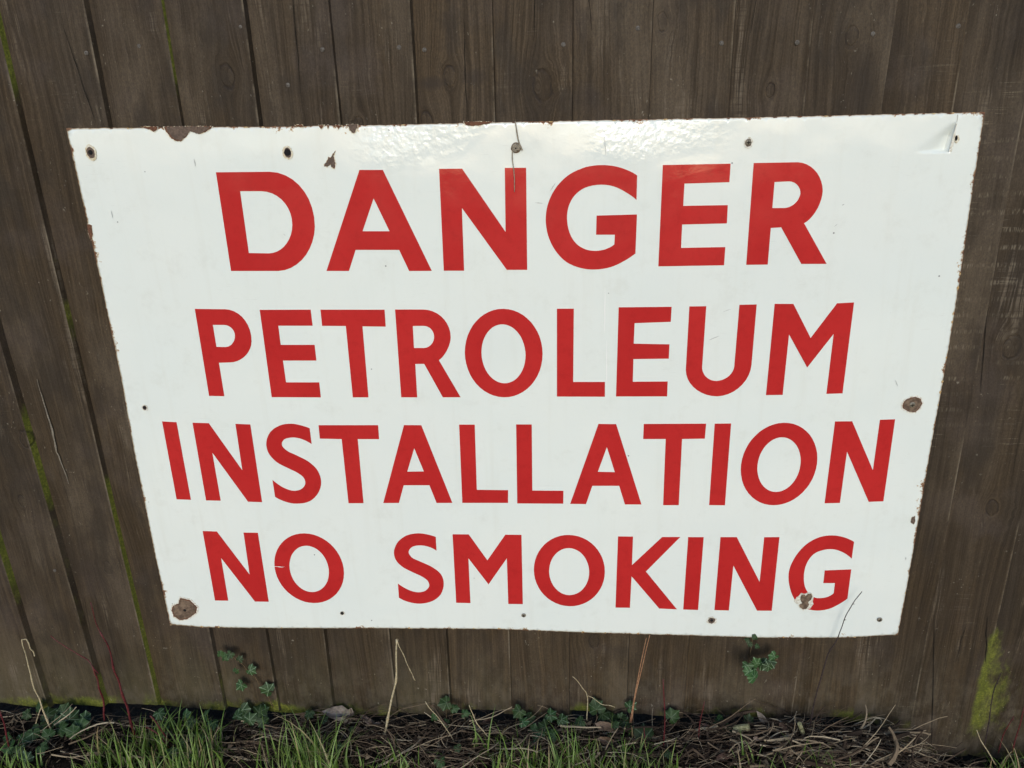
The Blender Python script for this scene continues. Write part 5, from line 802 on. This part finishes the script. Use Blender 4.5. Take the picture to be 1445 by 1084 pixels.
for nm_, lst, lab, sz in DATA['GIVY']:
    c = gpos(*lst[0][:2], 0.); c.z = gz(c.x, c.y)
    t = empty('ivy_plant', c, lab, 'ivy', IG)
    for (px, py, s_) in lst:
        p = gpos(px, py, .018); 
        if p.y > -.012: p.y = -.012-rnd.uniform(0, .012); 
        if py < 1012:   # stands up against the boards
            d = fw + rt*(px-722.5)/1093.38 - up*(py-542)/1093.38; k_ = (1.08283-.02)/d.y; p = Vector((d.x*k_, -.02, 1.01412+d.z*k_))
        p += Vector((0, rnd.uniform(-.004, .002), rnd.uniform(-.004, .004)))
        leaf(t, p, s_*.00225, m=rnd.choice((IVY, IVY, IVYP)) if nm_ != 'd' else IVY, tilt=(rnd.uniform(-.6, .6), -.7+rnd.uniform(-.3, .3), .7+rnd.uniform(-.3, .4)))
        g0 = Vector((p.x+rnd.uniform(-.01, .01), p.y-.004, gz(p.x, p.y))); thread(t, [g0, (g0+p)/2+Vector((rnd.uniform(-.004, .004), 0, 0)), p], .0006, GREENSTEM, 'leaf_stalk')
for i, (px, py, s_, k, lab) in enumerate(DATA['DLEAF']):
    p = gpos(px, py, .004); p.y = min(p.y, -.012); p.z = gz(p.x, p.y)+.010
    m = GREYLEAF if k == 'g' else BROWNLEAF
    if i == 0: p.z += .002
    o = leaf(None, p, s_*(.0019 if i else .0017), 'oval', m, tilt=(rnd.uniform(-.5, .5), -.6+rnd.uniform(-.2, .3), .8) if i else (.15, -.45, 1.), name='dead_leaf', crumple=.42, spin=1.4+rnd.uniform(-.6, .6))
    o.scale = (o.scale.x*rnd.uniform(.5, .8), o.scale.y, o.scale.z*rnd.uniform(.6, 1.2))
    tag(o, lab, 'dead leaf', 'dead leaves on the soil')

def blades(name, spots, m, lab, cat, hmin, hmax, wd, lean, seed):
    rr = random.Random(seed); V = []; F = []; T = []
    for (x, y, hs) in spots:
        h = (hmin+(hmax-hmin)*rr.random()**1.3)*hs*1.08; w = wd*rr.uniform(.6, 1.25); a = rr.uniform(0, 6.283); ln = rr.uniform(.1, lean)
        dx, dy = math.cos(a)*ln*h, math.sin(a)*ln*h
        wa = a+1.57+rr.uniform(-.8, .8); wx, wy = math.cos(wa)*w, math.sin(wa)*w*.6
        b = len(V); z0 = gz(x, y)-.003; tn = rr.random(); n = 5
        for k in range(n+1):
            t = k/n; cxx = x+dx*t*t; cy = y+dy*t*t; czz = z0+h*(t-.28*ln*t**3)
            cy = min(cy, -.003)
            ww = (1-t**2.2)*(1-.35*t) if k < n else .03
            V += [(cxx-wx*ww, min(cy-wy*ww, -.002), czz), (cxx, min(cy+.25*w*ww, -.0015), czz), (cxx+wx*ww, min(cy+wy*ww, -.002), czz)]; T += [tn, tn, tn]
        for k in range(n):
            for j in range(2): q = b+3*k+j; F.append((q, q+1, q+4, q+3))
    return tag(mesh(name, V, F, m, attrs={'tint': T}, smooth=True), lab, cat, kind='stuff')
def mat_tint(name, cols, rough=.6, spec=.3, trans=.0):
    s = NT(name); t = s.attr('tint'); x, y, z, P = s.pos()
    r = s.n('ShaderNodeValToRGB'); s.put(r.inputs[0], t)
    el = r.color_ramp.elements
    for i, (p, c) in enumerate(cols):
        e_ = el[i] if i < 2 else el.new(p)
        e_.position = p; e_.color = c+(1,)
    n = s.noise(P, 240., 3., .6)
    hs = s.n('ShaderNodeHueSaturation'); s.put(hs.inputs['Color'], r.outputs[0]); s.put(hs.inputs['Value'], s.math('MULTIPLY_ADD', n, .8, .6))
    m = s.done(hs.outputs[0], rough, None, spec)
    return m
GRASS = mat_tint('green_grass_blade', [(0., (.06, .115, .012)), (1., (.30, .22, .12)), (.3, (.095, .165, .022)), (.6, (.15, .235, .045)), (.80, (.19, .27, .07)), (.90, (.27, .23, .11))], .5, .35)
STRAWM = mat_tint('dead_grass_and_twigs', [(0., (.030, .020, .014)), (1., (.50, .42, .29)), (.3, (.085, .058, .038)), (.6, (.19, .14, .09)), (.85, (.33, .26, .17))], .85, .2)
spots = []
def zone(x0, x1, y0, y1, n, hs, clump=8, spread=.012):
    for k in range(n//clump):
        cx_, cy_ = rnd.uniform(x0, x1), rnd.uniform(y0, y1); h_ = hs*rnd.uniform(.7, 1.2)
        for j in range(clump): spots.append((cx_+rnd.gauss(0, spread), min(cy_+rnd.gauss(0, spread), -.014), h_))
zone(-.80, -.58, -.17, -.075, 400, 1.0); zone(-.72, -.62, -.10, -.045, 60, .85); zone(-.95, -.80, -.16, -.12, 50, .7)
zone(-.49, -.35, -.17, -.105, 210, 1.25); zone(-.12, .18, -.20, -.10, 420, .95); zone(-.16, .14, -.12, -.06, 60, .85)
zone(.68, .82, -.12, -.055, 100, .9); zone(.76, .86, -.07, -.02, 50, .9); zone(-.30, -.14, -.16, -.13, 30, .6)
zone(.20, .50, -.16, -.11, 70, .7); zone(-.34, -.14, -.16, -.11, 60, .7)
zone(-1.6, 1.6, -.62, -.25, 4200, .9, 8, .02); zone(-1.6, -1.0, -.25, -.04, 380, 1.); zone(.88, 1.5, -.25, -.04, 380, 1.)
blades('grass', spots, GRASS, 'fresh green grass tufts growing in front of the fence foot', 'grass', .035, .085, .0019, .75, 3)
fine = [(x+rnd.gauss(0, .02), min(y+rnd.gauss(0, .02), -.012), h*.8) for (x, y, h) in spots if y > -.2 and rnd.random() < .55]
blades('fine_grass', fine, GRASS, 'thin wispy grass blades among the thicker tufts', 'grass', .03, .075, .0009, 1.1, 5)
# dead straw and twigs lying on the soil
def litter(name, n, zones, lmin, lmax, rad, seed, lab, cat, flat=.35, tmin=0.):
    rr = random.Random(seed); V = []; F = []; T = []
    tot = sum(z_[4] for z_ in zones)
    for k in range(n):
        u = rr.uniform(0, tot)
        for z_ in zones:
            if u < z_[4]: break
            u -= z_[4]
        x = rr.uniform(z_[0], z_[1]); y = rr.uniform(z_[2], z_[3]); L_ = rr.uniform(lmin, lmax); a = rr.gauss(0, .75) if rr.random() < .75 else rr.uniform(0, 6.28)
        h = rr.uniform(0, .016); cv = rr.uniform(-1.6, 1.6); el_ = rr.gauss(0, flat*.5); pts = []; m_ = 6
        cxx, cyy, czz = x, y, gz(x, y)+.002+h
        for i in range(m_+1):
            pts.append(Vector((cxx, min(cyy, -.006), max(czz, gz(cxx, cyy)+.001))))
            st = L_/m_; a += cv/m_; el_ -= rr.uniform(-.15, .22)
            cxx += math.cos(a)*st*math.cos(el_); cyy += math.sin(a)*st*.7*math.cos(el_); czz += math.sin(el_)*st
        r = rad*rr.uniform(.5, 1.5); b = len(V); tube_ring(V, F, pts, [r*(1-.5*i/m_) for i in range(m_+1)], 4)
        tn = tmin+(1-tmin)*rr.random()**1.7; T += [tn]*(len(V)-b)
    return tag(mesh(name, V, F, STRAWM, attrs={'tint': T}), lab, cat, kind='stuff')
litter('dead_straw', 1900, [(-.30, .62, -.13, -.008, 5.), (-.56, -.30, -.10, -.008, 1.2), (-1.05, -.56, -.12, -.008, .9), (.55, .90, -.13, -.01, .7)], .025, .11, .0007, 11, 'tangle of dead straw and fine twigs on the dark soil under the boards', 'dead straw')
litter('twig_litter', 260, [(.20, .64, -.13, -.01, 3.), (-.35, .2, -.12, -.01, 1.), (-1.0, -.4, -.12, -.01, .6)], .03, .10, .0017, 12, 'broken brown twigs and stalk pieces scattered on the soil', 'twigs', .5)
litter('pale_straw', 120, [(.30, .60, -.11, -.008, 4.), (-.28, .0, -.11, -.02, 1.2), (-.9, -.3, -.12, -.02, .8)], .04, .12, .0011, 15, 'pale bleached straw strands lying over the darker litter', 'straw', .4, .72)
litter('broken_stalks', 60, [(.30, .62, -.12, -.01, 3.), (.0, .3, -.12, -.02, .7)], .03, .08, .0032, 14, 'thick broken stalk pieces heaped on the soil at the lower right', 'broken stalks', .5)
# crumbly leaf mould
V = []; F = []; T = []
rr = random.Random(21)
for k in range(5200):
    x = rr.uniform(-1.1, .95); y = -rr.uniform(.004, .16); s_ = rr.uniform(.002, .008); z = gz(x, y)+rr.uniform(0, .008)
    b = len(V); nrm = Vector((rr.uniform(-1, 1), rr.uniform(-1, 1), rr.uniform(.2, 1))).normalized(); a = nrm.orthogonal().normalized(); c = nrm.cross(a)
    for q, f in ((0, 1), (1.2, .6), (2.3, 1), (3.3, .5), (4.6, .9)): V.append(tuple(Vector((x, y, z))+a*math.cos(q)*s_*f+c*math.sin(q)*s_*f*.6))
    T += [rr.random()**2*.75]*5; F.append((b, b+1, b+2, b+3, b+4))
tag(mesh('leaf_mould', V, F, STRAWM, attrs={'tint': T}), 'crumbled brown leaf mould covering the soil', 'leaf litter', kind='stuff')
CUT = mat_simple('pale_cut_stalk', (.19, .19, .09), (.36, .34, .19), 200., .8, .0006)
for px, py, dx, dz, L_, r_, lab in ((1045, 1045, .030, .012, .026, .0060, 'short pale yellowish cut stalk piece lying flat, left of its thinner twin'), (1128, 1050, -.010, .026, .028, .0038, 'thin pale cut stalk piece standing on end in the litter')):
    p = gpos(px, py, .0); p.z = gz(p.x, p.y)+.016; d = Vector((dx, -.006, dz)).normalized()*L_/2
    V = []; F = []; tube_ring(V, F, [p-d, p-d*.5, p+d*.4, p+d], [r_*.95, r_, r_*.97, r_*.9], 9)
    tag(mesh('cut_stalk', V, F, CUT), lab, 'stalk piece')

CRACK = mat_simple('deep_dark_wood_crack', (.004, .003, .002), (.010, .007, .005), 500., .95, 0)
for x0, z0, x1, z1, w_ in ((.604, .215, .637, -.050, .0006), (.684, .215, .697, .125, .0007), (.262, 1.20, .250, 1.09, .0005), (-.115, 1.0, -.113, 1.12, .0005), (.655, .20, .650, .12, .0004), (-.64, 1.13, -.622, 1.01, .0005), (.045, 1.16, .050, 1.10, .0004), (-.02, 1.16, -.024, 1.09, .0004), (.60, .74, .612, .60, .0005), (-.33, 1.16, -.334, 1.05, .0004)):
    n = 14; pts = []
    for k in range(n+1):
        t = k/n; x = x0+(x1-x0)*t+.0016*noise.noise(Vector((x0*50, t*4, 0))); z = z0+(z1-z0)*t
        pts.append((x, face_y(x, z)-.0022, z))
    V = []; F = []
    for k, p in enumerate(pts):
        ww = w_*math.sin(math.pi*(k+.5)/(n+1))**.5*rnd.uniform(.5, 1.2); V += [(p[0]-ww, p[1], p[2]), (p[0]+ww, p[1], p[2])]
    for k in range(n): a = 2*k; F.append((a, a+1, a+3, a+2))
    mesh('crack', V, F, CRACK, fence)
